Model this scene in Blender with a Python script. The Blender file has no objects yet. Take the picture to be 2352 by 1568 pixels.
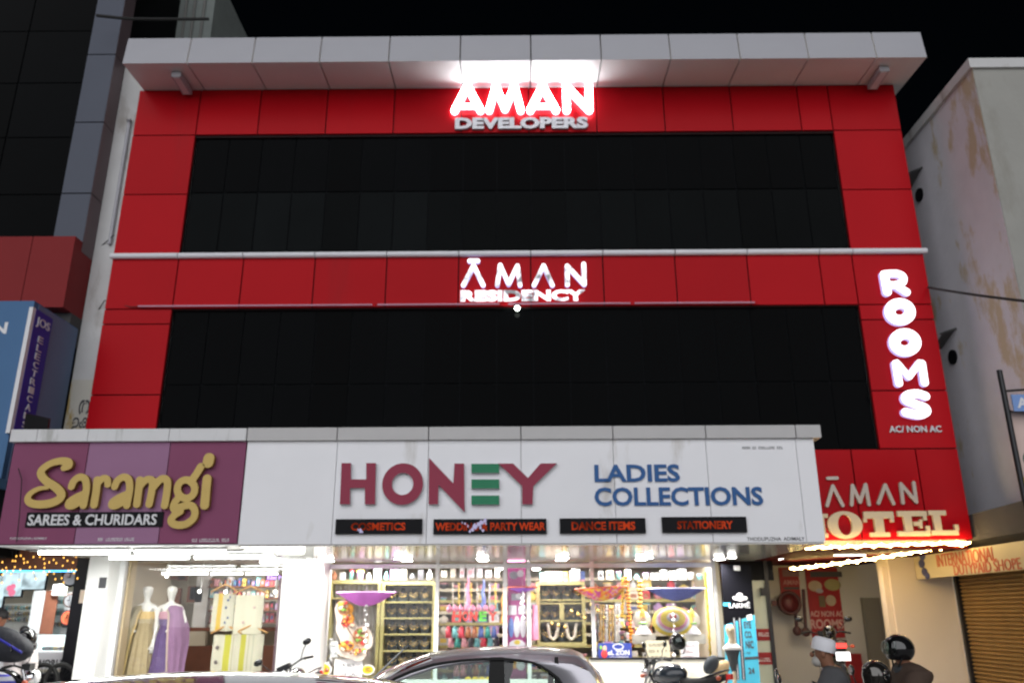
import bpy, math, random
import numpy as np
from mathutils import Vector, Matrix
R = math.radians
random.seed(7)
scene = bpy.context.scene
C = scene.collection

# ------------------------------------------------------------------ camera
PITCH, YAW, ROLL, FPX = .3205, -.0059, .0041, 1898.0
CAM = Vector((0, -13.0, 1.7))
_cp, _sp, _cy, _sy, _cr, _sr = math.cos(PITCH), math.sin(PITCH), math.cos(YAW), math.sin(YAW), math.cos(ROLL), math.sin(ROLL)
_R0 = Vector((_cy, -_sy, 0)); FW = Vector((_sy*_cp, _cy*_cp, _sp)); _U0 = Vector((-_sy*_sp, -_cy*_sp, _cp))
RT = _cr*_R0 - _sr*_U0; UP = _sr*_R0 + _cr*_U0
cd = bpy.data.cameras.new("camera"); cam = bpy.data.objects.new("camera", cd); C.objects.link(cam)
m = Matrix((RT, UP, -FW)).transposed().to_4x4(); m.translation = CAM
cam.matrix_world = m
cd.sensor_width = 36; cd.lens = FPX/2352*36; cd.clip_end = 500; cd.clip_start = .1
cd.dof.use_dof = True; cd.dof.focus_distance = 3.1; cd.dof.aperture_fstop = 2.9
scene.camera = cam
# ------------------------------------------------------------------ world, sun (the glow of the street behind the camera), exposure
w = bpy.data.worlds.new("World"); scene.world = w; w.use_nodes = True
nt = w.node_tree; bg = nt.nodes["Background"]; bg.inputs[1].default_value = .0006
sky = nt.nodes.new("ShaderNodeTexSky"); sky.sky_type = 'NISHITA'; sky.sun_disc = False
sky.sun_elevation = R(11); sky.sun_rotation = R(173)
nt.links.new(sky.outputs[0], bg.inputs[0])
sl = bpy.data.lights.new("sun", 'SUN'); sl.energy = 2.9; sl.angle = R(85); sl.color = (.96, .97, 1.0)
so = bpy.data.objects.new("sun", sl); C.objects.link(so)
so.rotation_euler = Vector((.12, 1, -.20)).to_track_quat('-Z', 'Y').to_euler(); so.location = (0, -30, 12)
scene.view_settings.view_transform = 'Standard'; scene.view_settings.look = 'None'
scene.view_settings.exposure = 0; scene.view_settings.gamma = 1
scene.render.filter_size = 1.8
scene.cycles.use_denoising = True
scene.cycles.sample_clamp_indirect = 6
scene.cycles.max_bounces = 8; scene.cycles.transparent_max_bounces = 16
scene.cycles.caustics_reflective = False; scene.cycles.caustics_refractive = False

# ------------------------------------------------------------------ helpers
def P(x, y, Y):
    d = FW + RT*((x-1176)/FPX) + UP*((784-y)/FPX); return CAM + d*((Y+13)/d.y)
def PX(x, y, X):
    d = FW + RT*((x-1176)/FPX) + UP*((784-y)/FPX); return CAM + d*(X/d.x)

def mat(name, col, rough=.5, metal=0, spec=.5, noise=0, nscale=6, emit=0, ecol=None, coat=0, bump=0, bscale=40, dirt=None, dscale=2.0, damt=.5, streak=1, island=0):
    mt = bpy.data.materials.new(name); mt.use_nodes = True
    n = mt.node_tree.nodes; l = mt.node_tree.links; b = n["Principled BSDF"]
    b.inputs["Base Color"].default_value = (*col, 1); b.inputs["Roughness"].default_value = rough
    b.inputs["Metallic"].default_value = metal; b.inputs["Specular IOR Level"].default_value = spec
    b.inputs["Coat Weight"].default_value = coat; b.inputs["Coat Roughness"].default_value = .04
    if emit:
        b.inputs["Emission Color"].default_value = (*(ecol or col), 1); b.inputs["Emission Strength"].default_value = emit
    tc = n.new("ShaderNodeTexCoord")
    if noise or dirt:
        nz = n.new("ShaderNodeTexNoise"); nz.inputs["Scale"].default_value = nscale; nz.inputs["Detail"].default_value = 6
        l.new(tc.outputs["Object"], nz.inputs["Vector"])
        mx = n.new("ShaderNodeMix"); mx.data_type = 'RGBA'
        mx.inputs[6].default_value = (*[c*(1-noise) for c in col], 1); mx.inputs[7].default_value = (*[min(1, c*(1+noise)) for c in col], 1)
        l.new(nz.outputs["Fac"], mx.inputs[0]); out = mx.outputs[2]
        if dirt:
            mp = n.new("ShaderNodeMapping"); mp.inputs["Scale"].default_value = (1, 1, streak); l.new(tc.outputs["Object"], mp.inputs[0])
            n2 = n.new("ShaderNodeTexNoise"); n2.inputs["Scale"].default_value = dscale; n2.inputs["Detail"].default_value = 8; n2.inputs["Roughness"].default_value = .65
            l.new(mp.outputs[0], n2.inputs["Vector"])
            cr = n.new("ShaderNodeValToRGB"); cr.color_ramp.elements[0].position = .5+.12*(1-damt); cr.color_ramp.elements[1].position = .72 if damt < .7 else .60
            l.new(n2.outputs["Fac"], cr.inputs[0])
            m2 = n.new("ShaderNodeMix"); m2.data_type = 'RGBA'; m2.inputs[7].default_value = (*dirt, 1)
            l.new(cr.outputs[0], m2.inputs[0]); l.new(out, m2.inputs[6]); out = m2.outputs[2]
        if island:
            ge = n.new("ShaderNodeNewGeometry"); rr = n.new("ShaderNodeMapRange"); rr.inputs[3].default_value = 1-island; rr.inputs[4].default_value = 1+island
            l.new(ge.outputs["Random Per Island"], rr.inputs[0]); vm = n.new("ShaderNodeVectorMath"); vm.operation = 'SCALE'; l.new(out, vm.inputs[0]); l.new(rr.outputs[0], vm.inputs[3]); out = vm.outputs[0]
        l.new(out, b.inputs["Base Color"])
    if bump:
        n3 = n.new("ShaderNodeTexNoise"); n3.inputs["Scale"].default_value = bscale; n3.inputs["Detail"].default_value = 5
        l.new(tc.outputs["Object"], n3.inputs["Vector"])
        bp = n.new("ShaderNodeBump"); bp.inputs["Strength"].default_value = bump; bp.inputs["Distance"].default_value = .02
        l.new(n3.outputs["Fac"], bp.inputs["Height"]); l.new(bp.outputs[0], b.inputs["Normal"])
    return mt

def emat(name, col, s, noise=0, nscale=5, lo=.15):
    """a light giving surface; noise makes some of its diodes weaker"""
    mt = bpy.data.materials.new(name); mt.use_nodes = True; n = mt.node_tree.nodes; l = mt.node_tree.links
    n.remove(n["Principled BSDF"]); e = n.new("ShaderNodeEmission"); e.inputs[0].default_value = (*col, 1); e.inputs[1].default_value = s
    l.new(e.outputs[0], n["Material Output"].inputs[0])
    if noise:
        tc = n.new("ShaderNodeTexCoord"); nz = n.new("ShaderNodeTexNoise"); nz.inputs["Scale"].default_value = nscale; l.new(tc.outputs["Object"], nz.inputs["Vector"])
        mr = n.new("ShaderNodeMapRange"); mr.inputs[1].default_value = .36; mr.inputs[2].default_value = .52; mr.inputs[3].default_value = s*lo; mr.inputs[4].default_value = s
        l.new(nz.outputs["Fac"], mr.inputs[0]); l.new(mr.outputs[0], e.inputs[1])
    return mt

def glassmat(name, tint=(1, 1, 1), f=.012, rough=.02):
    mt = bpy.data.materials.new(name); mt.use_nodes = True; n = mt.node_tree.nodes; l = mt.node_tree.links
    n.remove(n["Principled BSDF"]); t = n.new("ShaderNodeBsdfTransparent"); t.inputs[0].default_value = (*tint, 1)
    g = n.new("ShaderNodeBsdfGlossy"); g.inputs["Roughness"].default_value = rough
    fr = n.new("ShaderNodeLayerWeight"); fr.inputs[0].default_value = .18
    mr = n.new("ShaderNodeMapRange"); mr.inputs[3].default_value = f; mr.inputs[4].default_value = 1; l.new(fr.outputs["Fresnel"], mr.inputs[0])
    mx = n.new("ShaderNodeMixShader"); l.new(mr.outputs[0], mx.inputs[0]); l.new(t.outputs[0], mx.inputs[1]); l.new(g.outputs[0], mx.inputs[2])
    l.new(mx.outputs[0], n["Material Output"].inputs[0]); return mt

def stripemat(name, cols, axis=0, scale=1.0, rough=.7, noise=.15):
    """coloured bands woven or printed along one object axis"""
    mt = bpy.data.materials.new(name); mt.use_nodes = True; n = mt.node_tree.nodes; l = mt.node_tree.links; b = n["Principled BSDF"]
    b.inputs["Roughness"].default_value = rough
    tc = n.new("ShaderNodeTexCoord"); sp = n.new("ShaderNodeSeparateXYZ"); l.new(tc.outputs["Generated"], sp.inputs[0])
    cr = n.new("ShaderNodeValToRGB"); cr.color_ramp.interpolation = 'CONSTANT'; e = cr.color_ramp.elements
    while len(e) < len(cols): e.new(.5)
    for i, (p, c) in enumerate(cols): e[i].position = p; e[i].color = (*c, 1)
    l.new(sp.outputs[axis], cr.inputs[0])
    nz = n.new("ShaderNodeTexNoise"); nz.inputs["Scale"].default_value = 30*scale; l.new(tc.outputs["Generated"], nz.inputs["Vector"])
    mx = n.new("ShaderNodeMix"); mx.data_type = 'RGBA'; mx.blend_type = 'MULTIPLY'; mx.inputs[0].default_value = noise*2
    l.new(cr.outputs[0], mx.inputs[6]); l.new(nz.outputs["Color"], mx.inputs[7]); l.new(mx.outputs[2], b.inputs["Base Color"])
    return mt

WL = {}
def wloc(o):
    return WL.get(o.name, Vector((0, 0, 0)))

class MB:
    def __init__(s, M=None): s.v = []; s.f = []; s.sm = []; s.mi = []; s.M = M
    def add(s, vs, fs, smooth=False, mi=0):
        k = len(s.v)
        if s.M is not None: vs = [s.M @ Vector(p) for p in vs]
        s.v += [tuple(p) for p in vs]
        for f in fs: s.f.append([i+k for i in f]); s.sm.append(smooth); s.mi.append(mi)
        return s
    def box(s, x0, x1, y0, y1, z0, z1, mi=0):
        return s.add([(x0,y0,z0),(x1,y0,z0),(x1,y1,z0),(x0,y1,z0),(x0,y0,z1),(x1,y0,z1),(x1,y1,z1),(x0,y1,z1)],
                     [(0,3,2,1),(4,5,6,7),(0,1,5,4),(1,2,6,5),(2,3,7,6),(3,0,4,7)], False, mi)
    def cbox(s, c, d, mi=0, rot=None):
        x, y, z = d[0]/2, d[1]/2, d[2]/2; vs = [Vector(p) for p in ((-x,-y,-z),(x,-y,-z),(x,y,-z),(-x,y,-z),(-x,-y,z),(x,-y,z),(x,y,z),(-x,y,z))]
        if rot is not None: vs = [rot @ p for p in vs]
        return s.add([p+Vector(c) for p in vs], [(0,3,2,1),(4,5,6,7),(0,1,5,4),(1,2,6,5),(2,3,7,6),(3,0,4,7)], False, mi)
    def prism(s, poly, y0, y1, mi=0, side=None):
        n = len(poly); vs = [(x, y0, z) for x, z in poly]+[(x, y1, z) for x, z in poly]
        s.add(vs, [list(range(n))], False, mi); 
        s.add(vs, [list(range(2*n-1, n-1, -1))]+[(i, n+i, n+(i+1) % n, (i+1) % n) for i in range(n)], False, mi if side is None else side); return s
    def ring(s, c, ro, ri, y0, y1, n=40, mi=0, side=None):
        vs = []
        for k in range(n):
            a = 2*math.pi*k/n
            for rr in (ro, ri):
                for y in (y0, y1): vs.append((c[0]+rr[0]*math.cos(a), y, c[1]+rr[1]*math.sin(a)))
        sd = mi if side is None else side
        for k in range(n):
            a, b = 4*k, 4*((k+1) % n)
            s.add([vs[i] for i in (a, b, b+2, a+2)], [(0,1,2,3)], False, mi)
            s.add([vs[i] for i in (a, b, b+1, a+1)], [(0,1,2,3)], True, sd); s.add([vs[i] for i in (a+2, b+2, b+3, a+3)], [(0,1,2,3)], True, sd)
        return s
    def tube(s, pts, r, n=8, mi=0, cap=True):
        pts = [Vector(p) for p in pts]; N = len(pts); rs = r if isinstance(r, (list, tuple)) else [r]*N; vs = []; up = None
        for i, p in enumerate(pts):
            t = (pts[min(i+1, N-1)]-pts[max(i-1, 0)]).normalized()
            if up is None: up = t.orthogonal().normalized()
            up = (up - t*up.dot(t)); up = up.normalized() if up.length > 1e-6 else t.orthogonal().normalized(); b = t.cross(up)
            for k in range(n): a = 2*math.pi*k/n; vs.append(p+(up*math.cos(a)+b*math.sin(a))*rs[i])
        fs = [(i*n+k, i*n+(k+1) % n, (i+1)*n+(k+1) % n, (i+1)*n+k) for i in range(N-1) for k in range(n)]
        s.add(vs, fs, True, mi)
        if cap: s.add(vs[:n], [list(range(n))], False, mi); s.add(vs[-n:], [list(range(n))], False, mi)
        return s
    def ell(s, c, r, nu=16, nv=10, mi=0, rot=None, v0=-90, v1=90, dy=None):
        vs = []
        for j in range(nv+1):
            b = R(v0+(v1-v0)*j/nv)
            for i in range(nu):
                a = 2*math.pi*i/nu; p = Vector((r[0]*math.cos(b)*math.cos(a), r[1]*math.cos(b)*math.sin(a), r[2]*math.sin(b)))
                if rot is not None: p = rot @ p
                vs.append(p+Vector(c))
        return s.add(vs, [(j*nu+i, j*nu+(i+1) % nu, (j+1)*nu+(i+1) % nu, (j+1)*nu+i) for j in range(nv) for i in range(nu)], True, mi)
    def lathe(s, prof, c, n=16, mi=0, rot=None, sx=1, sy=1):
        vs = []
        for r, z in prof:
            for i in range(n):
                a = 2*math.pi*i/n; p = Vector((r*sx*math.cos(a), r*sy*math.sin(a), z))
                if rot is not None: p = rot @ p
                vs.append(p+Vector(c))
        return s.add(vs, [(j*n+i, j*n+(i+1) % n, (j+1)*n+(i+1) % n, (j+1)*n+i) for j in range(len(prof)-1) for i in range(n)], True, mi)
    def torus(s, c, Ra, ra, n=28, k=8, axis='y', mi=0, a0=0, a1=360):
        vs = []; full = abs(a1-a0) >= 360; N = n if full else n+1
        for i in range(N):
            a = R(a0+(a1-a0)*i/n)
            for j in range(k):
                b = 2*math.pi*j/k; q = Ra+ra*math.cos(b); h = ra*math.sin(b)
                p = (q*math.cos(a), h, q*math.sin(a)) if axis == 'y' else ((q*math.cos(a), q*math.sin(a), h) if axis == 'z' else (h, q*math.cos(a), q*math.sin(a)))
                vs.append(Vector(p)+Vector(c))
        return s.add(vs, [(i*k+j, ((i+1) % N)*k+j, ((i+1) % N)*k+(j+1) % k, i*k+(j+1) % k) for i in range(n if full else n) for j in range(k)], True, mi)
    def build(s, name, mats, parent=None):
        me = bpy.data.meshes.new(name)
        used = sorted({i for f in s.f for i in f})
        if len(used) < len(s.v):
            ix = {k: i for i, k in enumerate(used)}; s.v = [s.v[k] for k in used]; s.f = [[ix[i] for i in f] for f in s.f]
        if parent is not None: o0 = wloc(parent)
        else:
            xs = np.array(s.v); o0 = Vector(((xs[:, 0].min()+xs[:, 0].max())/2, (xs[:, 1].min()+xs[:, 1].max())/2, xs[:, 2].min()))
        me.from_pydata([(p[0]-o0.x, p[1]-o0.y, p[2]-o0.z) for p in s.v], [], s.f)
        me.polygons.foreach_set("use_smooth", s.sm)
        for mt in (mats if isinstance(mats, (list, tuple)) else [mats]): me.materials.append(mt)
        me.polygons.foreach_set("material_index", s.mi); me.update()
        o = bpy.data.objects.new(name, me); C.objects.link(o)
        if parent is not None: o.parent = parent; WL[o.name] = o0
        else: o.location = o0; WL[o.name] = o0
        return o

def tag(o, label=None, cat=None, group=None, kind=None):
    if label: o["label"] = label
    if cat: o["category"] = cat
    if group: o["group"] = group
    if kind: o["kind"] = kind
    return o
def thing(name, loc, label, cat, group=None):
    o = bpy.data.objects.new(name, None); C.objects.link(o); o.location = loc; o.empty_display_size = .1
    WL[o.name] = Vector(loc); return tag(o, label, cat, group)
def copytree(o, loc, parent=None):
    c = o.copy(); C.objects.link(c)
    if parent is not None: c.parent = parent
    else: c.location = loc
    for ch in list(o.children): copytree(ch, None, c)
    WL[c.name] = Vector(loc) if loc is not None else wloc(parent); return c

# lettering ---------------------------------------------------------
_tc = {}
def textmesh(s, bold=0.0, ext=.02):
    k = (s, bold, ext)
    if k not in _tc:
        cu = bpy.data.curves.new("lettering", 'FONT'); cu.body = s; cu.size = 1; cu.extrude = ext; cu.offset = bold; cu.resolution_u = 3
        o = bpy.data.objects.new("lettering", cu); me = o.to_mesh()
        vs = np.array([v.co[:] for v in me.vertices]).reshape(-1, 3); fs = [list(p.vertices) for p in me.polygons]
        o.to_mesh_clear(); bpy.data.objects.remove(o); bpy.data.curves.remove(cu); _tc[k] = (vs, fs)
    return _tc[k]
def frame_front(x, y, z): return lambda u, v, w: (x+u, y-w, z+v)
def text(mb, s, x0, x1, z0, z1, y, depth=.02, bold=.01, mi=0, fr=None):
    """text filling a box of a wall that faces the street (or of the plane given by fr)"""
    vs, fs = textmesh(s, bold, .02)
    if len(vs) == 0: return
    lo, hi = vs.min(0), vs.max(0); sx = (x1-x0)/(hi[0]-lo[0]); sz = (z1-z0)/(hi[1]-lo[1]); sd = depth/(hi[2]-lo[2])
    F = fr or (lambda u, v, w: (u, y-w, v))
    mb.add([F(x0+(p[0]-lo[0])*sx, z0+(p[1]-lo[1])*sz, (p[2]-lo[2])*sd) for p in vs], fs, False, mi)
def letters(s, x0, x1, z0, z1, y, depth, bold, name, mt, parent):
    full, _ = textmesh(s, bold); lo, hi = full.min(0), full.max(0); sx = (x1-x0)/(hi[0]-lo[0]); sz = (z1-z0)/(hi[1]-lo[1]); out = []
    for i, ch in enumerate(s):
        if ch == ' ': continue
        vs, fs = textmesh(ch, bold); pre, _ = textmesh(s[:i+1], bold); off = pre[:, 0].max()-vs[:, 0].max()
        mb = MB(); sd = depth/(vs[:, 2].max()-vs[:, 2].min())
        mb.add([(x0+(p[0]+off-lo[0])*sx, y-(p[2]-vs[:, 2].min())*sd, z0+(p[1]-lo[1])*sz) for p in vs], fs)
        out.append(mb.build(name, mt, parent))
    return out
def scribble(mb, x0, x1, z0, z1, y, n, mi=0, seed=1):
    """small print too small to read: short separate strokes of ink"""
    rg = random.Random(seed); w = (x1-x0)/n
    for i in range(n):
        if rg.random() < .12: continue
        a = x0+i*w; t = w*.2
        mb.box(a, a+t, y-.003, y, z0, z1)
        k = rg.choice((0, 1, 2))
        if k != 1: mb.box(a+t, a+w*.72, y-.0034, y, z1-(z1-z0)*.22, z1)
        if k != 2: mb.box(a+t, a+w*.72, y-.0034, y, z0, z0+(z1-z0)*.22)
        if k == 2: mb.box(a+w*.55, a+w*.72, y-.003, y, z0, z1-(z1-z0)*.25)

def smooth(pts, rr, k=4):
    """a Catmull Rom curve through the points"""
    n = len(pts); q = [(p[0], p[1], r) for p, r in zip(pts, rr)]; out = []; closed = math.dist(pts[0], pts[-1]) < 1e-6
    for i in range(n-1):
        a, b, c, d = q[i-1] if i else (q[-2] if closed else q[0]), q[i], q[i+1], q[i+2] if i+2 < n else (q[1] if closed else q[-1])
        for j in range(k):
            t = j/k; out.append(tuple(.5*(2*b[m]+(c[m]-a[m])*t+(2*a[m]-5*b[m]+4*c[m]-d[m])*t*t+(3*b[m]-a[m]-3*c[m]+d[m])*t**3) for m in range(3)))
    out.append(q[-1]); return [o[:2] for o in out], [o[2] for o in out]

def strokes(mb, sts, y, depth, h=.012, mi=0, side=None, sm=False):
    """flat faced letter cut to the outline of round ended strokes [(points, radius or radii)] in x, z"""
    seg = []
    for pts, rr in sts:
        rr = rr if isinstance(rr, (list, tuple)) else [rr]*len(pts)
        if sm and len(pts) > 3: pts, rr = smooth(pts, rr)
        if len(pts) == 1: seg.append((pts[0], pts[0], rr[0], rr[0]))
        for i in range(len(pts)-1): seg.append((pts[i], pts[i+1], rr[i], rr[i+1]))
    ax = np.array([[*a, *b, r0, r1] for a, b, r0, r1 in seg]); mr = ax[:, 4:].max()+2*h
    x0, x1 = min(ax[:, 0].min(), ax[:, 2].min())-mr, max(ax[:, 0].max(), ax[:, 2].max())+mr
    z0, z1 = min(ax[:, 1].min(), ax[:, 3].min())-mr, max(ax[:, 1].max(), ax[:, 3].max())+mr
    X = np.arange(x0, x1+h, h); Z = np.arange(z0, z1+h, h); gx, gz = np.meshgrid(X, Z, indexing='ij'); D = np.full(gx.shape, 9.)
    for a in ax:
        dx, dz = a[2]-a[0], a[3]-a[1]; L = dx*dx+dz*dz
        t = np.clip(((gx-a[0])*dx+(gz-a[1])*dz)/L, 0, 1) if L > 1e-12 else 0*gx
        D = np.minimum(D, np.hypot(gx-a[0]-t*dx, gz-a[1]-t*dz)-(a[4]+(a[5]-a[4])*t))
    D[np.abs(D) < 1e-5] = -1e-5
    vid = {}; vs = []; fs = []; bd = []
    def V(key, p):
        if key not in vid: vid[key] = len(vs); vs.append(p)
        return vid[key]
    ni, nj = D.shape
    for i in range(ni-1):
        for j in range(nj-1):
            cs = [(i, j), (i+1, j), (i+1, j+1), (i, j+1)]; d = [D[c] for c in cs]
            if min(d) > 0: continue
            poly = []; tp = []
            for k in range(4):
                c0, c1 = cs[k], cs[(k+1) % 4]
                if d[k] < 0: poly.append(V(c0, (X[c0[0]], Z[c0[1]]))); tp.append(0)
                if (d[k] < 0) != (d[(k+1) % 4] < 0):
                    t = d[k]/(d[k]-d[(k+1) % 4]); poly.append(V((min(c0, c1), max(c0, c1)), (X[c0[0]]+(X[c1[0]]-X[c0[0]])*t, Z[c0[1]]+(Z[c1[1]]-Z[c0[1]])*t))); tp.append(1 if d[k] < 0 else 2)
            fs.append(poly)
            for k in range(len(poly)):
                if tp[k] == 1 and tp[(k+1) % len(poly)] == 2: bd.append((poly[k], poly[(k+1) % len(poly)]))
    n = len(vs); base = len(mb.v)
    mb.add([(x, y-depth, z) for x, z in vs], fs, False, mi)
    used = {}; sv = []; sf = []
    for a, b in bd:
        q = []
        for k in (a, b):
            if k not in used: used[k] = len(sv); sv += [(vs[k][0], y-depth, vs[k][1]), (vs[k][0], y, vs[k][1])]
            q.append(used[k])
        sf.append((q[0], q[1], q[1]+1, q[0]+1))
    mb.add(sv, sf, True, mi if side is None else side)

def skin(name, J, E, mt, parent, sub=2, extra=None, grow=0):
    """one continuous body grown round a skeleton: J {joint: (point, radius)}, E bones"""
    keys = []
    for a, b in E:
        for k in (a, b):
            if k not in keys: keys.append(k)
    me = bpy.data.meshes.new(name); o0 = wloc(parent)
    me.from_pydata([Vector(J[k][0])-o0 for k in keys], [(keys.index(a), keys.index(b)) for a, b in E], [])
    ob = bpy.data.objects.new(name, me); C.objects.link(ob)
    md = ob.modifiers.new("s", 'SKIN'); md.use_smooth_shade = True
    sk = me.skin_vertices[0].data
    for i, k in enumerate(keys):
        r = J[k][1]; r = r if isinstance(r, tuple) else (r, r); sk[i].radius = (r[0]+grow, r[1]+grow)
    sk[0].use_root = True
    s2 = ob.modifiers.new("u", 'SUBSURF'); s2.levels = sub; s2.render_levels = sub
    dg = bpy.context.evaluated_depsgraph_get(); m2 = bpy.data.meshes.new_from_object(ob.evaluated_get(dg), depsgraph=dg)
    ob.modifiers.clear(); ob.data = m2; bpy.data.meshes.remove(me); m2.name = name
    m2.materials.clear()
    for q in (mt if isinstance(mt, (list, tuple)) else [mt]): m2.materials.append(q)
    if extra:
        import bmesh
        bm = bmesh.new(); bm.from_mesh(m2)
        vv = [bm.verts.new(Vector(p)-o0) for p in extra.v]
        for f, mi in zip(extra.f, extra.mi):
            try: q = bm.faces.new([vv[i] for i in f]); q.smooth = True; q.material_index = mi
            except ValueError: pass
        bm.to_mesh(m2); bm.free()
    ob.parent = parent; WL[ob.name] = o0; return ob
# ------------------------------------------------------------------ materials
M = {}
M['red'] = mat('red_cladding', (.43, .0045, .010), .32, 0, .06, .06, 1.3, dirt=(.36, .010, .014), dscale=.9, damt=.3, streak=.12, island=.07, bump=.03, bscale=1.2)
M['redband'] = mat('faded_red_cladding', (.22, .020, .022), .4, 0, .08, .06, 2)
M['gap'] = mat('dark_joint', (.02, .004, .005), .9)
M['joint'] = mat('grey_joint', (.07, .07, .07), .9)
M['white'] = mat('white_cladding', (.41, .41, .445), .42, 0, .2, .03, 3, dirt=(.42, .42, .42), dscale=1.3, damt=.2, streak=.4)
M['soffit'] = mat('white_soffit', (.84, .82, .80), .4, 0, .3, .03, 3)
M['board'] = mat('white_board', (.86, .86, .89), .38, 0, .2, .03, 2, dirt=(.62, .6, .58), dscale=1.6, damt=.15, streak=.25)
M['coping'] = mat('grey_coping', (.50, .49, .49), .45, 0, .4, .05, 6)
M['copingw'] = mat('stained_white_coping', (.68, .68, .69), .5, 0, .3, .05, 6, dirt=(.4, .4, .38), dscale=5, damt=.5, streak=.2)
M['purple'] = mat('purple_cladding', (.235, .065, .135), .4, 0, .12, .08, 2)
M['lilac'] = mat('lilac_cladding', (.32, .16, .275), .4, 0, .12, .06, 2)
M['dglass'] = mat('dark_window_glass', (.0012, .0015, .0019), .06, 0, .02, .3, 1, island=.4)
M['dglass_roomlit'] = mat('room_lit_window_glass', (.0038, .0048, .0052), .1, 0, .02, .35, .8, island=.45)  # faint room light behind the panes put into a lighter glass colour
M['mull'] = mat('dark_mullion', (.007, .0078, .009), .6, 0, .04)
M['wallold'] = mat('weathered_white_plaster', (.58, .58, .58), .85, 0, .2, .08, 3, dirt=(.30, .27, .24), dscale=1.6, damt=.55, streak=.35, bump=.2)
M['wallpatch'] = mat('peeling_plaster', (.66, .645, .69), .85, 0, .2, .10, 3, dirt=(.54, .45, .32), dscale=1.35, damt=.72, streak=.4, bump=.25, bscale=12)
M['wallr'] = mat('grey_plaster', (.34, .335, .31), .85, 0, .2, .1, 2, dirt=(.28, .27, .24), dscale=1.4, damt=.45, streak=.4, bump=.25, bscale=12)
M['yellowpaint'] = mat('old_yellow_paint', (.46, .34, .14), .85, 0, .2, .25, 5)
M['concrete'] = mat('dark_concrete', (.10, .095, .095), .9, 0, .2, .15, 4, bump=.3)
M['ash'] = mat('asphalt', (.30, .295, .285), .85, 0, .3, .25, 30, bump=.3, bscale=120)
M['pave'] = mat('paving', (.44, .43, .41), .85, 0, .3, .2, 6, bump=.2)
M['greyacp'] = mat('blue_grey_cladding', (.095, .105, .135), .45, 0, .1, .05, 2)
M['redlitside'] = mat('red_lit_cladding_side', (.16, .12, .13), .5, 0, .3, .05, 2)  # red light from the cladding next door put into this side's colour
M['blue'] = mat('blue_board', (.075, .165, .32), .5, 0, .12, .06, 2)
M['blueside'] = mat('blue_side_panel', (.14, .20, .33), .6, 0, .3, .06, 2)
M['navy'] = mat('navy_board', (.03, .03, .34), .45, 0, .3, .08, 3)
M['offw'] = mat('off_white_letter', (.72, .72, .74), .5)
M['silver'] = mat('silver_letter', (.50, .50, .53), .35, .3, .5, .06, 8)
M['gold'] = mat('gold_letter', (.50, .345, .085), .42, .15, .5, .08, 6)
M['goldside'] = mat('gold_letter_side', (.34, .19, .04), .5, .1, .5)
M['maroon'] = mat('maroon_acrylic', (.30, .042, .078), .3, 0, .12, .06, 3)
M['silveredge'] = mat('silver_edge', (.55, .55, .58), .4, .2)
M['green'] = mat('green_acrylic', (.008, .20, .09), .2, 0, .2, .2, 4)
M['bluel'] = mat('blue_acrylic', (.042, .125, .32), .4, 0, .1, .05, 4)
M['black'] = mat('black_panel', (.005, .005, .007), .3, 0, .08)
M['ledred'] = emat('dim_red_diodes', (1, .10, .03), .42, 1, 3.2, .3)
M['ink'] = mat('printed_ink', (.05, .05, .055), .6)
M['cream_l'] = mat('cream_letter', (.62, .52, .38), .5)
M['beigel'] = mat('brushed_beige_letter', (.48, .42, .38), .45, .2)
M['lit'] = emat('lit_white_letter', (.93, .95, 1.0), 16)
M['litside'] = emat('glowing_letter_side', (.85, .86, 1.0), 3)
M['dimside'] = emat('faint_letter_side', (.60, .5, 1.0), 1.1)
M['litdim'] = emat('failing_white_letter', (.92, .92, 1.0), 2.1, 1, 4.0, .16)
M['litrooms'] = emat('lit_letter_face', (.92, .94, 1.0), 2.4)
M['tube'] = emat('fluorescent_tube', (.97, 1.0, .95), 38)
M['tubein'] = emat('indoor_tube', (1.0, .98, .90), 9)
M['warm'] = emat('rope_light', (1.0, .70, .24), 46)
M['down'] = emat('downlight_face', (1.0, .98, .92), 45)
M['bulb'] = emat('string_bulb', (1.0, .50, .09), 2.8)
M['cyanled'] = emat('cyan_strip', (.10, .55, 1.0), 3.5)
M['tail'] = emat('tail_lamp', (1.0, .05, .04), 3.5)
M['whitep'] = mat('white_paint', (.74, .74, .73), .55, 0, .3, .03, 3)
M['creamw'] = mat('cream_wall', (.60, .55, .44), .7, 0, .3, .05, 3)
M['beige'] = mat('beige_pillar_paint', (.80, .67, .53), .75, 0, .2, .05, 2, dirt=(.45, .34, .22), dscale=1.2, damt=.25, streak=.3)
M['granite'] = mat('black_granite', (.010, .010, .013), .3, 0, .15, .7, 160)
M['alu'] = mat('white_aluminium', (.74, .74, .75), .4, .1)
M['glass'] = glassmat('shop_glass')
M['carglass'] = glassmat('car_glass', (.62, .72, .68), .05)
M['wood'] = mat('brown_wood', (.16, .06, .032), .5, 0, .3, .2, 8)
M['wood2'] = mat('red_brown_wood', (.23, .085, .05), .5, 0, .3, .2, 8)
M['hanger'] = mat('pale_wood', (.55, .30, .10), .5, 0, .3, .1, 8)
M['olive'] = mat('olive_gold_frame', (.42, .38, .16), .45, .1, .4, .1, 8)
M['velvet'] = mat('black_velvet', (.045, .052, .06), .75, 0, .25)
M['goldm'] = mat('gold_chain', (.75, .55, .22), .25, .8)
M['manneq'] = mat('mannequin_white', (.80, .79, .75), .35)
M['darkmetal'] = mat('dark_metal', (.03, .03, .033), .4, .6)
M['chrome'] = mat('chrome', (.75, .75, .77), .08, 1)
M['rubber'] = mat('black_rubber', (.018, .018, .018), .85)
M['bikeblack'] = mat('black_gloss_paint', (.008, .008, .009), .12, 0, .5, coat=.6)
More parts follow.
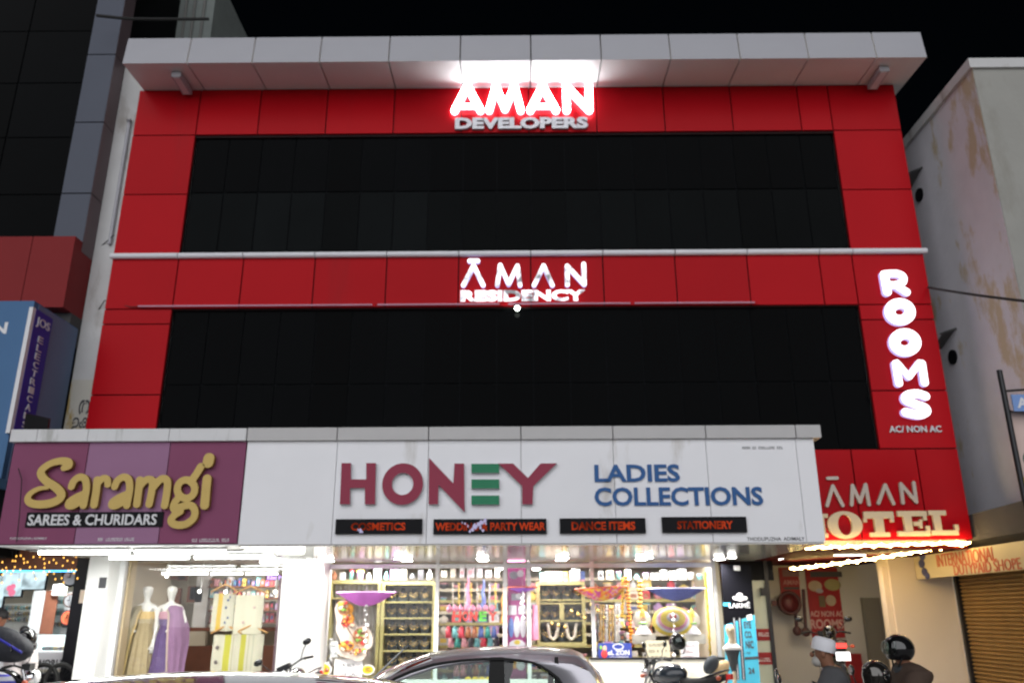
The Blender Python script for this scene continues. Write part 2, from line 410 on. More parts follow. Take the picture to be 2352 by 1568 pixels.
M['bikered'] = mat('red_lamp_lens', (.60, .03, .03), .2)
M['orange'] = mat('orange_plastic', (.45, .09, .04), .4)
M['shutter'] = mat('brown_shutter', (.34, .20, .07), .5, .3, .4, .2, 3)
M['shsoff'] = mat('glossy_metal_soffit', (.36, .345, .32), .16, .25, .6, .05, 5)
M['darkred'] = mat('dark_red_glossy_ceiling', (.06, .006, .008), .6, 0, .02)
M['postred'] = mat('poster_red', (.27, .015, .018), .5, 0, .3, .1, 6)
M['greycab'] = mat('grey_metal_cabinet', (.20, .19, .165), .5, .2, .4, .06, 6)
M['greywall'] = mat('grey_white_wall', (.50, .48, .45), .7, 0, .2, .06, 2)
M['sunoff'] = mat('unlit_tube', (.55, .28, .38), .35)

# ------------------------------------------------------------------ the setting
mb = MB(); mb.box(-150, 150, -150, 150, -.3, 0); tag(mb.build('ground', M['ash']), kind='structure')
mb = MB(); mb.box(-60, 60, -13, -2.6, 0, .004); tag(mb.build('road', M['ash']), kind='structure')
mb = MB(); mb.box(-60, 60, -2.6, 6, .004, .22); tag(mb.build('pavement', M['pave']), kind='structure')

# ------------------------------------------------------------------ the red building
B = thing('commercial_building', (0, 0, 0), 'wide red panelled building with two long dark window bands and a white cornice', 'building')
COLX = [-6.95, -5.80] + [-4.68+1.232*i for i in range(9)] + [5.74, 6.97]; COLX = sorted(COLX); COLX = [c for c in COLX if not 5.2 < c < 5.7]
g = .011
def panel(mb, x0, x1, z0, z1, y=0, t=.05, mi=0): mb.box(x0+g, x1-g, y, y+t, z0+g, z1-g, mi)
mb = MB()
cols = list(zip(COLX[:-1], COLX[1:]))
for x0, x1 in cols:
    panel(mb, x0, x1, 9.99, 10.95); panel(mb, x0, x1, 6.63, 7.56)
for x0, x1 in (cols[0], cols[-1]):
    for z0, z1 in ((8.79, 9.99), (7.62, 8.79), (6.36, 6.63), (5.14, 6.36), (4.19, 5.14)): panel(mb, x0, x1, z0, z1)
panel(mb, -6.95, -5.8, 2.9, 4.19)
for x0, x1 in ((3.3, 4.1), (4.1, 5.28), (5.28, 6.3), (6.3, 6.97)): panel(mb, x0, x1, 2.78, 4.19)
mb.build('cladding', M['red'], B)
mb = MB()
for b in ((-6.94, 6.96, 6.62, 7.62), (-6.94, 6.96, 9.96, 10.95), (-6.94, -5.82, 2.9, 10.95), (5.76, 6.96, 2.79, 10.95), (3.31, 6.96, 2.79, 4.18)): mb.box(b[0], b[1], .045, .14, b[2], b[3])
mb.build('panel_backing', M['gap'], B)
mb = MB(); mb.box(-6.93, 6.95, .2, 7.5, 2.72, 11.2); mb.box(-6.93, -6.6, 1.2, 7.5, .22, 2.72); mb.box(-6.6, 6.6, 5.6, 7.5, .22, 2.72)
mb.build('wall', M['wallold'], B)
def window(z0, z1, zt, nm):
    W = MB(); W.box(-5.8, 5.74, .11, .16, z0, z1)
    o = W.build('window', M['mull'], B)
    a = MB(); b = MB(); n = 19; s = (5.74+5.8)/n
    for i in range(n):
        x0 = -5.8+i*s
        a.box(x0+.012, x0+s-.012, .085, .105, zt+.012, z1-.02); b.box(x0+.012, x0+s-.012, .085, .105, z0+.01, zt-.012)
    a.build('pane', M['dglass'], o); b.build('pane', M['dglass_roomlit'] if nm else M['dglass'], o); return o
window(7.62, 9.97, 8.86, 1); window(4.19, 6.62, 5.32, 0)
mb = MB(); xs = [-6.97]+COLX[1:-1]+[7.02]
for x0, x1 in zip(xs[:-1], xs[1:]): mb.tube([(x0+.008, -.03, 7.59), (x1-.008, -.03, 7.59)], .052, 14)
mb.build('tube_band', mat('bright_white_metal', (.72, .72, .76), .4), B)
# cornice: twelve white boxes
cx = [-6.88, -5.74, -4.60, -3.42, -2.21, -.96, .28, 1.51, 2.72, 3.93, 5.12, 6.30, 7.18]
mb = MB()
for x0, x1 in zip(cx[:-1], cx[1:]):
    g2 = .012
    v = [(x0+g2, -.86, 10.89), (x1-g2, -.86, 10.89), (x1-g2, -.80, 11.46), (x0+g2, -.80, 11.46), (x0+g2, .4, 10.98), (x1-g2, .4, 10.98), (x1-g2, .4, 11.46), (x0+g2, .4, 11.46)]
    nx, nz = 6, 4; vs = []                 # the front sheets are slightly pillowed
    for i in range(nx+1):
        for j in range(nz+1):
            u, t = i/nx, j/nz; bul = .022*(1-(2*u-1)**2)*(1-(2*t-1)**4)
            vs.append((x0+g2+(x1-x0-2*g2)*u, -.86+.06*t-bul, 10.89+.57*t))
    mb.add(vs, [(i*(nz+1)+j, (i+1)*(nz+1)+j, (i+1)*(nz+1)+j+1, i*(nz+1)+j+1) for i in range(nx) for j in range(nz)], True)
    mb.add(v, [(0, 4, 5, 1), (3, 2, 6, 7), (0, 3, 7, 4), (1, 5, 6, 2)], False, 1)
mb.build('cornice', [M['white'], M['soffit']], B)
mb = MB(); mb.box(-6.85, 7.15, -.76, .35, 11.0, 11.42); mb.build('cornice_core', M['joint'], B)
# ground floor of the building: party walls, pillars, ceilings
mb = MB(); mb.box(-6.6, -6.28, .1, .6, .22, 2.62); mb.build('pillar', M['whitep'], B)
mb = MB(); mb.box(-3.66, -3.2, .3, 1.7, .22, 2.62); mb.build('pillar', M['whitep'], B)
mb = MB(); mb.box(-6.6, -6.5, .6, 4, .22, 2.72); mb.box(-3.5, -3.4, 1.7, 5.6, .22, 2.72); mb.box(3.36, 3.46, 1.75, 5.6, .22, 2.72); mb.build('party_wall', M['creamw'], B)
mb = MB(); mb.box(-6.5, -3.5, 3.9, 4, .22, 2.72); mb.box(-3.4, 3.36, 4.7, 4.8, .22, 2.72); mb.build('rear_wall', M['creamw'], B)
mb = MB(); mb.box(-6.5, -3.66, .5, 3.9, .22, .42); mb.box(-3.4, 3.36, 1.65, 4.7, .22, .42); mb.build('shop_floor', M['wood'], B)
mb = MB(); mb.box(-6.5, -3.66, .5, 3.9, 2.66, 2.70); mb.box(-3.4, 3.36, 1.65, 4.7, 2.66, 2.70); mb.build('shop_ceiling', M['whitep'], B)
# entrance passage on the right
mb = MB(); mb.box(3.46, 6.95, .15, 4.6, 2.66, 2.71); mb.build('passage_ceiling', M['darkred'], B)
mb = MB(); mb.box(3.46, 7.75, 4.55, 4.7, .22, 2.72); mb.build('passage_wall', M['greywall'], B)
p0, p1 = P(2045, 1330, 2.1), P(2198, 1330, 2.1)
mb = MB(); mb.box(p0.x, p1.x-.06, 2.1, 2.6, .22, 2.95); mb.box(p0.x-.10, p0.x-.004, 2.16, 2.3, .22, 2.5); mb.build('entrance_pillar', M['beige'], B)

# ------------------------------------------------------------------ sign canopy boards
CY = -1.8
S1 = thing('sign_board', (-5.3, CY, 2.6), 'purple and lilac projecting shop sign with gold script lettering', 'shop sign')
mb = MB()
pj = [(-6.93, -5.89, 0), (-5.89, -4.77, 1), (-4.77, -3.72, 0)]
for x0, x1, k in pj: mb.box(x0+.006, x1-.006, CY, CY+.05, 2.63, 3.99, k)
mb.build('panel', [M['purple'], M['lilac']], S1)
mb = MB(); mb.box(-6.92, -3.73, CY+.055, .15, 2.62, 3.98); mb.build('box_frame', M['gap'], S1)
mb = MB()
for x0, x1 in ((-6.97, -6.6), (-6.6, -5.9), (-5.9, -4.78), (-4.78, -3.715)): mb.box(x0+.004, x1-.004, CY-.06, .15, 3.995, 4.165)
mb.build('coping', M['copingw'], S1)
Z3 = lambda x, y: (lambda p: (p.x, p.z))(P(x*.26855, 976.2+y*.26855, CY))
k3 = .00186
def script(paths):
    mb = MB(); strokes(mb, [([Z3(*p) for p in pts], [q*k3*.82 for q in rr] if isinstance(rr, list) else rr*k3*.86) for pts, rr in paths], CY-.005, .075, .010, 0, 1, True)
    return mb.build('letter', [M['gold'], M['goldside']], S1)
script([([(572, 372), (612, 352), (604, 322), (540, 314), (455, 336), (388, 385), (378, 430), (420, 482), (500, 535), (548, 588), (535, 635), (455, 672), (350, 682), (282, 665), (264, 630), (292, 585), (360, 548), (430, 541)],
         [28, 34, 36, 32, 30, 32, 34, 34, 36, 36, 36, 36, 34, 32, 28, 24, 20, 15])])
A1 = [([(636, 530), (658, 482), (708, 450), (752, 470), (764, 540), (752, 620), (738, 690)], 30), ([(748, 590), (676, 620), (618, 660), (612, 692), (652, 692), (716, 650), (744, 612)], 28)]
script(A1); script([([(855, 475), (848, 560), (828, 684)], 32), ([(856, 510), (900, 462), (938, 468), (945, 512)], 28)])
script([([(x+368, y) for x, y in p], r) for p, r in A1])
script([([(1216, 475), (1208, 560), (1192, 680)], 31), ([(1216, 530), (1270, 474), (1322, 480), (1320, 560), (1296, 680)], 30), ([(1328, 540), (1400, 465), (1450, 485), (1446, 580), (1428, 690)], 31)])
script([([(1610+74*math.cos(R(a)), 552+78*math.sin(R(a))) for a in range(0, 361, 24)], 30), ([(1652, 490), (1700, 420), (1735, 362)], 32),
        ([(1548, 620), (1508, 680), (1510, 722), (1575, 700), (1650, 690), (1684, 735), (1672, 800), (1600, 852), (1515, 852), (1482, 818), (1512, 772), (1560, 742)], 30)])
script([([(1788, 465), (1777, 580), (1768, 688)], 37), ([(1804, 292), (1797, 325)], 46)])
a, b = Z3(240, 745), Z3(1390, 868)
mb = MB(); mb.box(a[0], b[0], CY-.02, CY-.004, b[1], a[1]); plate = mb.build('nameplate', M['black'], S1)
a, b = Z3(258, 765), Z3(1342, 853); mb = MB(); text(mb, 'SAREES & CHURIDARS', a[0], b[0], b[1], a[1], CY-.02, .012, .018); mb.build('lettering', M['offw'], plate)
mb = MB(); a, b = Z3(85, 958), Z3(400, 981); text(mb, 'THODUPUZHA | ADIMALY', a[0], b[0], b[1], a[1], CY-.001, .004, .005)
a, b = Z3(840, 963), Z3(1150, 988); scribble(mb, a[0], b[0], b[1], a[1], CY-.001, 22, 0, 3)
a, b = Z3(1645, 970), Z3(1960, 996); scribble(mb, a[0], b[0], b[1], a[1], CY-.001, 20, 0, 4)
mb.build('small_print', M['offw'], S1)
S1s = MB(); S1s.box(-6.9, -3.7, CY+.02, 1.6, 2.60, 2.618); S1s.build('soffit', M['whitep'], S1)

S2 = thing('sign_board', (.2, CY, 2.6), 'long white projecting shop sign with maroon, green and blue capital letters', 'shop sign')
hj = [-3.71, -2.47, -1.215, .05, 1.31, 2.58, 3.81, 4.06]
mb = MB()
for x0, x1 in zip(hj[:-1], hj[1:]): mb.box(x0+.004, x1-.004, CY, CY+.05, 2.61, 3.99)
mb.build('panel', M['board'], S2)
mb = MB(); mb.box(-3.70, 4.05, CY+.054, .15, 2.61, 3.985); mb.build('box_frame', M['coping'], S2)
mb = MB()
for x0, x1 in zip(hj[:-1], hj[1:-1]+[4.16]): mb.box(x0+.007, x1-.007, CY-.055, .15, 3.995, 4.17)
mb.build('coping', M['coping'], S2)
mb = MB()
for i in range(6): mb.box(-3.69+i*1.29, -3.69+(i+1)*1.29-.008, CY+.02, 1.72, 2.585, 2.606)
mb.build('soffit', M['shsoff'], S2)
Z4 = lambda x, y: (lambda p: (p.x, p.z))(P(516.8+x*.3174, 964.7+y*.3174, CY))
Z5 = lambda x, y: (lambda p: (p.x, p.z))(P(1205.8+x*.3174, 964.7+y*.3174, CY))
def poly(pts, m_): mb = MB(); mb.prism([Z4(*p) for p in pts], CY-.065, CY-.004, 0, 1); return mb.build('letter', [m_, M['silveredge']], S2)
poly([(850,315),(918,315),(918,432),(1028,432),(1028,315),(1098,315),(1092,612),(1018,612),(1018,495),(912,495),(912,612),(838,612)], M['maroon'])
c = Z4(1290, 465); mb = MB(); mb.ring(c, (148*k3*1.0, 150*k3), (77*k3, 79*k3), CY-.065, CY-.004, 56, 0, 1); mb.build('letter', [M['maroon'], M['silveredge']], S2)
poly([(1480,278),(1655,462),(1663,318),(1732,318),(1736,668),(1548,472),(1545,612),(1477,612)], M['maroon'])
mb = MB()
for y in (320, 432, 548): mb.prism([Z4(*p) for p in ((1785,y),(1985,y),(1985,y+66),(1785,y+66))], CY-.065, CY-.004, 0, 1)
mb.build('letter', [M['green'], M['silveredge']], S2)
poly([(1978,318),(2085,318),(2192,422),(2282,318),(2401,316),(2230,482),(2226,612),(2150,612),(2150,480)], M['maroon'])
a, b = Z5(500, 322), Z5(1122, 445); letters('LADIES', a[0], b[0], b[1], a[1], CY-.003, .022, .025, 'letter', M['bluel'], S2)
a, b = Z5(500, 487), Z5(1725, 615); letters('COLLECTIONS', a[0], b[0], b[1], a[1], CY-.003, .022, .025, 'letter', M['bluel'], S2)
mb = MB(); a, b = Z5(1605, 845), Z5(2025, 870); text(mb, 'THODUPUZHA  ADIMALY', a[0], b[0], b[1], a[1], CY-.001, .004, .006)
a, b = Z5(1572, 192), Z5(1870, 208); scribble(mb, a[0], b[0], b[1], a[1], CY-.001, 20, 0, 5); mb.build('small_print', M['ink'], S2)
def led(box, tb, s, Zf, label):
    a, b = Zf(*box[:2]), Zf(*box[2:]); o = thing('led_display', ((a[0]+b[0])/2, CY-.05, b[1]), label, 'led sign', 'black LED strips on the white sign')
    mb = MB(); mb.box(a[0], b[0], CY-.05, CY-.004, b[1], a[1]); mb.build('panel', M['black'], o)
    a2, b2 = Zf(*tb[:2]), Zf(*tb[2:]); mb = MB(); text(mb, s, a2[0], b2[0], b2[1], a2[1], CY-.052, .006, .03); mb.build('lettering', M['ledred'], o); return o
L1 = led((808,718,1428,822), (920,744,1308,798), 'COSMETICS', Z4, 'black LED strip with red word for cosmetics, leftmost of the four')
L2 = led((1512,718,2327,822), (1525,744,2318,798), 'WEDDING & PARTY WEAR', Z4, 'widest black LED strip, for party wear, with torn film and pale painted glare across it')
led((250,712,872,818), (335,737,795,795), 'DANCE ITEMS', Z5, 'black LED strip with red words for dance items, under the blue lettering')
led((985,702,1603,812), (1095,732,1500,788), 'STATIONERY', Z5, 'black LED strip with red word for stationery, rightmost of the four')
M['film'] = mat('torn_film_glare', (.60, .55, .85), .3)  # torn film, its reflections put into the pale lavender colour
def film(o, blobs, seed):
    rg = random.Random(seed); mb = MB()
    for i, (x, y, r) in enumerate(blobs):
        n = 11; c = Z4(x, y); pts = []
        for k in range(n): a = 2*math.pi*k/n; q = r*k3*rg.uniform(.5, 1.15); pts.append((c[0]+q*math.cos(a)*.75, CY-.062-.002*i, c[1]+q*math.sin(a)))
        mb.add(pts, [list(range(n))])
    mb.build('torn_film_glare', M['film'], o)
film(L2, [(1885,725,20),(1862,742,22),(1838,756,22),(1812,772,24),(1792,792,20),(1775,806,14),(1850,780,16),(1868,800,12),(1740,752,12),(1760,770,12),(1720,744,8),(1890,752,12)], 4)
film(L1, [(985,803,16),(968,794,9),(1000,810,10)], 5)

# ------------------------------------------------------------------ lettering on the red wall
T1 = thing('lit_sign', (.15, -.1, 10.1), 'glaring white backlit letters under the cornice with a dull grey second line', 'lit sign')
ZA = lambda x, y: (lambda p: (p.x, p.z))(P(918.7+x*.21973, 57.4+y*.21973, -.1))
kA = .0016
def lit(paths, Zf, k, m_, par, y, d=.07, h=.014, side=None):
    mb = MB(); strokes(mb, [([Zf(*p) for p in pts], r*k) for pts, r in paths], y, d, h, 0, 1 if side else None); return mb.build('letter', [m_, side] if side else m_, par)
for p in ([([(572,903),(705,650),(842,900)], 42), ([(640,858),(785,858)], 26)], [([(932,900),(1003,650),(1098,885),(1195,650),(1262,900)], 40)], [([(1362,900),(1490,650),(1630,900)], 42), ([(1425,858),(1565,858)], 26)], [([(1742,898),(1736,650),(1978,898),(1970,645)], 42)]):
    lit(p, ZA, kA, M['lit'], T1, -.07, .07, .014, M['litside'])
a, b = ZA(575, 957), ZA(1970, 1066); letters('DEVELOPERS', a[0], b[0], b[1], a[1], -.004, .06, .05, 'letter', M['silver'], T1)
T2 = thing('lit_sign', (.13, -.1, 6.73), 'white lit letters in the middle of the red band, some of them failing', 'lit sign')
ZB = lambda x, y: (lambda p: (p.x, p.z))(P(918.7+x*.24414, 545.5+y*.24414, -.1)); kB = .00176
for p in ([([(595,440),(692,255),(782,440)], 24), ([(655,211),(730,211)], 25)], [([(915,438),(943,250),(1022,430),(1105,255),(1130,440)], 23)], [([(1262,440),(1352,255),(1435,440)], 23)], [([(1576,435),(1574,258),(1735,432),(1730,240)], 24)]):
    lit(p, ZB, kB*.92, M['litdim'], T2, -.01, .06, .012, M['dimside'])
a, b = ZB(568, 487), ZB(1745, 582); letters('RESIDENCY', a[0], b[0], b[1], a[1], -.03, .03, .045, 'letter', M['litdim'], T2)
T3 = thing('lit_sign', (6.4, -.1, 4.5), 'tall vertical sign of fat white lit letters at the right end of the red wall', 'lit sign')
ZR = lambda x, y: (lambda p: (p.x, p.z))(P(1894.8+x*.293, 545.5+y*.293, -.1)); kR = .00207
el = lambda x, y, a, b: [(x+a*math.cos(R(t)), y+b*math.sin(R(t))) for t in range(0, 361, 15)]
for p in ([([(468,287),(492,422)], 34), ([(476,283),(560,279),(612,300),(612,345),(560,368),(490,366)], 31), ([(560,370),(642,424)], 32)],
          [(el(592,578,80,66), 42)], [(el(632,818,82,68), 43)], [([(558,985),(584,1138)], 29), ([(568,978),(662,1088),(744,978)], 25), ([(764,985),(786,1134)], 29)],
          [([(792,1240),(728,1220),(652,1232),(638,1268),(712,1303),(785,1330),(798,1362),(738,1386),(638,1366)], 33)]):
    mb = MB(); strokes(mb, [([ZR(*q) for q in pts], r*kR) for pts, r in p], -.01, .08, .011, 0, 1, True); mb.build('letter', [M['litrooms'], M['dimside']], T3)
a, b = ZR(515, 1467), ZR(935, 1516); mb = MB(); text(mb, 'AC/ NON AC', a[0], b[0], b[1], a[1], -.004, .03, .02)
tag(mb.build('wall_lettering', M['silver']), 'small dull silver capitals for air conditioning under the vertical lit sign', 'lettering')
T4 = thing('wall_sign', (5.4, -.06, 2.8), 'cream slab letters and thin metal capitals on the low right red wall', 'wall sign')
ZH = lambda x, y: (lambda p: (p.x, p.z))(P(1780+x*.25635, 947.4+y*.25635, -.05)); kH = .00178
for p in ([([(470,828),(520,655),(610,828)], 15), ([(475,585),(560,583)], 14)], [([(690,822),(697,650),(765,798),(815,642),(846,820)], 15)], [([(930,808),(990,645),(1066,812)], 15)], [([(1150,805),(1130,635),(1270,798),(1246,625)], 15)]):
    lit(p, ZH, kH, M['beigel'], T4, -.005, .04, .010)
def slab(rects):
    mb = MB()
    for i, (x0, y0, x1, y1) in enumerate(rects):
        a, b = ZH(x0, y0), ZH(x1, y1); mb.box(a[0], b[0], -.055-.001*i, -.005, b[1], a[1])
    mb.build('letter', M['cream_l'], T4)
slab([(225,905,350,940),(255,940,320,1080),(225,1080,350,1115),(375,905,475,940),(395,940,455,1080),(375,1080,480,1115),(320,990,395,1025)])
c = ZH(628, 1003); mb = MB(); mb.ring(c, (150*kH, 116*kH), (60*kH, 88*kH), -.055, -.005, 48); mb.build('letter', M['cream_l'], T4)
slab([(790,885,1066,945),(790,945,826,978),(1034,945,1068,978),(885,945,985,1072),(855,1072,1035,1108)])
slab([(1092,880,1362,925),(1325,925,1362,962),(1148,925,1240,1060),(1240,975,1322,1010),(1292,955,1322,975),(1292,1010,1322,1032),(1102,1060,1392,1102),(1350,1012,1392,1060)])
slab([(1372,875,1535,915),(1412,915,1500,1052),(1400,1052,1650,1094),(1606,1000,1650,1052)])

# strip lamps hanging under the cornice ends, unlit strips and a small lamp under the second sign
for i, (x, y, x2, y2, lab) in enumerate(((384, 178, 420, 218, 'slim white lamp under the left end of the cornice'), (2030, 172, 2000, 203, 'slim white lamp under the right end of the cornice'))):
    a, b = P(x+12, y+6, -.72), P(x2, y2, -.04); b.x = a.x+(.06 if i == 0 else -.06); zf = 10.86
    o = thing('cornice_lamp', (a.x, -.4, zf-.1), lab, 'lamp', 'slim lamps under the cornice')
    mb = MB(); mb.box(a.x-.085, a.x+.085, -.62, -.08, zf-.07, zf+.03); mb.build('housing', M['white'], o)
    mb = MB(); mb.box(a.x-.055, a.x+.055, -.60, -.10, zf-.078, zf-.071); mb.build('diffuser', M['offw'], o)
zz = P(1176, 698, -.05).z
for i, (x0, x1, lb) in enumerate(((318, 855, 'first unlit strip from the left under the middle red band'), (867, 1147, 'unlit strip just left of the little lamp under the lit middle sign'), (1167, 1448, 'unlit strip just right of the little lamp under the lit middle sign'), (1458, 1734, 'last unlit strip on the right under the middle red band'))):
    a, b = P(x0, 700, -.05), P(x1, 700, -.05); o = thing('strip_light', ((a.x+b.x)/2, -.05, zz), lb, 'strip light', 'thin unlit strips along the red band')
    mb = MB(); mb.tube([(a.x, -.05, zz), (b.x, -.05, zz)], .016, 10); mb.build('tube', M['sunoff'], o)
    mb = MB(); mb.cbox((b.x+.02, -.025, zz), (.06, .05, .06)); mb.build('clip', M['red'], o)
a = P(1188, 706, -.06); o = thing('spot_lamp', a, 'tiny bright lamp below the lit middle sign', 'lamp')
mb = MB(); mb.cbox((a.x, -.04, a.z+.03), (.10, .08, .03)); mb.build('bracket', M['darkmetal'], o)
mb = MB(); mb.ell((a.x, -.08, a.z-.02), (.045, .04, .045), 12, 8); mb.build('bulb', emat('small_bulb', (.9, 1, .9), 20), o)

# ------------------------------------------------------------------ lamps of the canopies
def tubelamp(x0, x1, y, z, lab, grp, m_=None, r=.018):
    o = thing('tube_light', ((x0+x1)/2, y, z), lab, 'tube light', grp)
    mb = MB(); mb.box(x0, x1, y-.03, y+.03, z+.03, z+.07); mb.build('batten', M['whitep'], o)
    mb = MB(); mb.tube([(x0+.02, y, z), (x1-.02, y, z)], r, 8); mb.build('tube', m_ or M['tube'], o); return o
for (x0, x1) in ((-6.45, -5.2), (-5.15, -3.9)): tubelamp(x0, x1, -1.62, 2.53, 'fluorescent tube along the front edge under the purple sign', 'tubes under the purple sign')
for (x0, x1) in ((-6.0, -4.8), (-4.75, -3.55)): tubelamp(x0, x1, -.55, 2.53, 'fluorescent tube halfway back under the purple sign', 'tubes halfway back under the purple sign')
tubelamp(-3.95, -3.25, .0, 2.50, 'short tube in front of the white pillar between the two shops', None)
al = bpy.data.lights.new('canopy_glow', 'AREA'); al.shape = 'RECTANGLE'; al.size = 2.6; al.size_y = .3; al.energy = 115; al.color = (1, 1, .95)
lo = bpy.data.objects.new('canopy_glow', al); C.objects.link(lo); lo.location = (-5.1, -.9, 2.5)
grp = ('small round downlight near the front of the white sign soffit', 'larger round downlight at the back of the white sign soffit')
dl = None
for k, (pts, y, r) in enumerate((((740, 915, 1104, 1297, 1490, 1681), .42, .075), ((755, 935, 1110, 1289, 1472, 1652), .86, .10))):
    proto = None
    for px in pts:
        x = P(px, 1279, y).x
        if proto is None:
            proto = thing('downlight', (x, y, 2.575), grp[k], 'downlight', 'front row of downlights' if k == 0 else 'back row of downlights')
            mb = MB(); mb.torus((x, y, 2.575), r, .012, 24, 6, 'z'); mb.build('rim', M['offw'], proto)
            mb = MB(); mb.lathe([(.001, 2.552), (r*.8, 2.555), (r*.97, 2.575)], (x, y, 0), 24); mb.build('lens', M['down'], proto)
            dd = bpy.data.lights.new('downlight_beam', 'AREA'); dd.shape = 'DISK'; dd.size = r*1.6; dd.energy = 27; dd.spread = R(130); dd.color = (1, .97, .93); do = bpy.data.objects.new('downlight_beam', dd); C.objects.link(do); do.parent = proto; do.location = (0, 0, -.03)
        else: copytree(proto, (x, y, 2.575))
# rope lights under the right corner
def rope(pa, pb, sag, lab, bead):
    n = 40; pts = []
    for i in range(n+1):
        t = i/n; p = Vector(pa).lerp(Vector(pb), t); p.z -= sag*4*t*(1-t)+.012*math.sin(i*1.7); pts.append(p)
    o = thing('rope_light', pts[0], lab, 'rope light')
    mb = MB(); mb.tube(pts, .014, 8); mb.build('cord', M['warm'], o)
    mb = MB()
    for i in range(1, n, 2): mb.ell(pts[i], (.02+.012*random.random()*bead, .02, .02+.01*bead), 8, 6)
    tag(mb.build('bulb', M['warm'], o), kind='stuff')
a = P(1842, 1258, -.12); b = P(2228, 1245, -.12); rope(b, a, .0, 'warm rope light along the bottom front edge of the low red wall', .6)
e = P(1815, 1306, 3.0); rope((b.x, -.02, b.z), (e.x, e.y, e.z), .03, 'warm beaded rope light running back into the passage', 1.2)
# ------------------------------------------------------------------ left neighbour
N1 = thing('neighbour_building', (-10, .5, 0), 'dark glazed building with blue grey pillar, faded red band and blue ground floor boards', 'building')
pr = -7.4; pl = -7.92
mb = MB(); zs = [7.6, 8.72, 10.15, 11.6, 13.1, 14.6, 16.5]
for z0, z1 in zip(zs[:-1], zs[1:]): mb.box(pl, pr-.006, -.19, -.15, z0+.012, z1-.012, 0); mb.box(pr-.006, pr, -.18, .185, z0+.012, z1-.012, 1)
mb.build('pillar', [M['greyacp'], M['redlitside']], N1)
mb = MB(); mb.box(pl+.01, pr-.008, -.145, .185, 6.0, 16.5); mb.build('pillar_core', M['joint'], N1)
mb = MB()
for i in range(6):
    for j in range(8): mb.box(pl-(i+1)*1.25+.012, pl-i*1.25-.012, -.1, -.08, 7.6+j*1.15+.01, 7.6+(j+1)*1.15-.01)
mb.build('window', M['dglass'], N1)
mb = MB(); mb.box(-16, pl, -.07, 8, 2.6, 17); mb.build('wall', M['mull'], N1)
mb = MB(); mb.box(pr+.003, -6.96, .19, 8, 2.8, 11.6); mb.build('side_wall', M['wallold'], N1)
mb = MB(); mb.box(pr+.004, -6.965, .182, .1895, 3.9, 5.45); mb.build('painted_patch', mat('patchy_yellow_wall', (.56, .54, .48), .85, 0, .2, .1, 3, dirt=(.42, .30, .10), dscale=2.2, damt=.8, streak=.4), N1)
mb = MB(); a, b = P(184, 918, .18), P(203, 952, .18); text(mb, 'ത', a.x, b.x, b.z, a.z, .181, .004, .02); a, b = P(168, 958, .18), P(203, 990, .18); text(mb, 'ഉക', a.x, b.x, b.z, a.z, .181, .004, .02)
mb.build('painted_writing', M['ink'], N1)
mb = MB(); mb.tube([(-7.12, .15, 7.9), (-7.12, .15, 10.3), (-7.12, .13, 10.42), (-7.12, .09, 10.36)], .035, 8); mb.build('drain_pipe', M['white'], N1)
mb = MB(); mb.box(-9.9, -7.1, 3, 6, 9, 16.3); mb.build('rear_block', mat('dim_plaster', (.26, .29, .28), .9, 0, .2, .2, 2), N1)
mb = MB()
for x in (-7.75, -7.55, -7.32): mb.tube([(x, 2.96, 11), (x, 2.96, 16.3)], .035, 6)
mb.build('pipe', mat('dim_grey_pipe', (.22, .22, .21), .7), N1)
mb = MB(); q = P(350, 72, 2.9); mb.cbox((q.x, 2.9, q.z), (.35, .18, .12)); mb.build('ledge_lamp', M['white'], N1)
# faded red box band
RB = MB(); a = P(176, 546, -.42); zt, zb = a.z+.03, P(150, 705, -.42).z
for i, (x0, x1) in enumerate(((-13, -10.3), (-10.3, -9.0), (-9.0, -8.12), (-8.12, -7.4))): RB.add([(x0+.006, -.42, zb), (x1-.006, -.42, zb), (x1-.006, -.42, zt), (x0+.006, -.42, zt), (x0+.006, .2, zb), (x1-.006, .2, zb), (x1-.006, .2, zt), (x0+.006, .2, zt)], [(0,1,2,3),(0,4,5,1),(3,2,6,7),(1,5,6,2),(0,3,7,4)])
RB.build('red_band', M['redband'], N1)
# blue boards
S5 = thing('sign_board', (-8.2, -1.0, 4.2), 'blue board with white capital and a navy vertical name strip on its side', 'shop sign')
xb = -7.4; f0 = PX(78, 700, xb); bk = .1
mb = MB(); mb.box(-12, xb-.62, f0.y+.02, bk, 4.0, 6.15); mb.box(xb-.62, xb, f0.y, bk, 3.6, 6.32); mb.build('panel', M['blue'], S5)
mb = MB(); mb.box(xb, xb+.012, f0.y+.12, bk, 3.6, 6.30); mb.build('side_panel', M['blueside'], S5)
mb = MB(); mb.box(xb-.03, xb+.03, f0.y-.05, f0.y+.03, 4.25, 6.2); mb.build('edge_strip', M['offw'], S5)
nv0, nv1 = f0.y+.03, f0.y+.50
mb = MB(); mb.box(xb+.012, xb+.035, nv0, nv1, 4.25, 6.2); ns = mb.build('name_strip', M['navy'], S5)
mb = MB(); FX = lambda u, v, w: (xb+.036+w, u, v)
text(mb, 'JOS', nv0+.05, nv1-.06, 5.93, 6.10, 0, .012, .0, 0, FX)
for i, ch in enumerate('ELECTRICALS'): text(mb, ch, nv0+.17, nv0+.30, 5.72-i*.133, 5.82-i*.133, 0, .012, .0, 0, FX)
mb.build('lettering', M['offw'], ns)
mb = MB(); a, b = P(-14, 740, f0.y), P(14, 766, f0.y); text(mb, 'N', a.x, b.x, b.z, a.z, f0.y+.018, .02, .03); mb.build('letter', M['offw'], S5)
mb = MB(); mb.box(-12, xb-.7, -.3, .1, 6.16, 6.3); mb.build('ledge', M['coping'], S5)
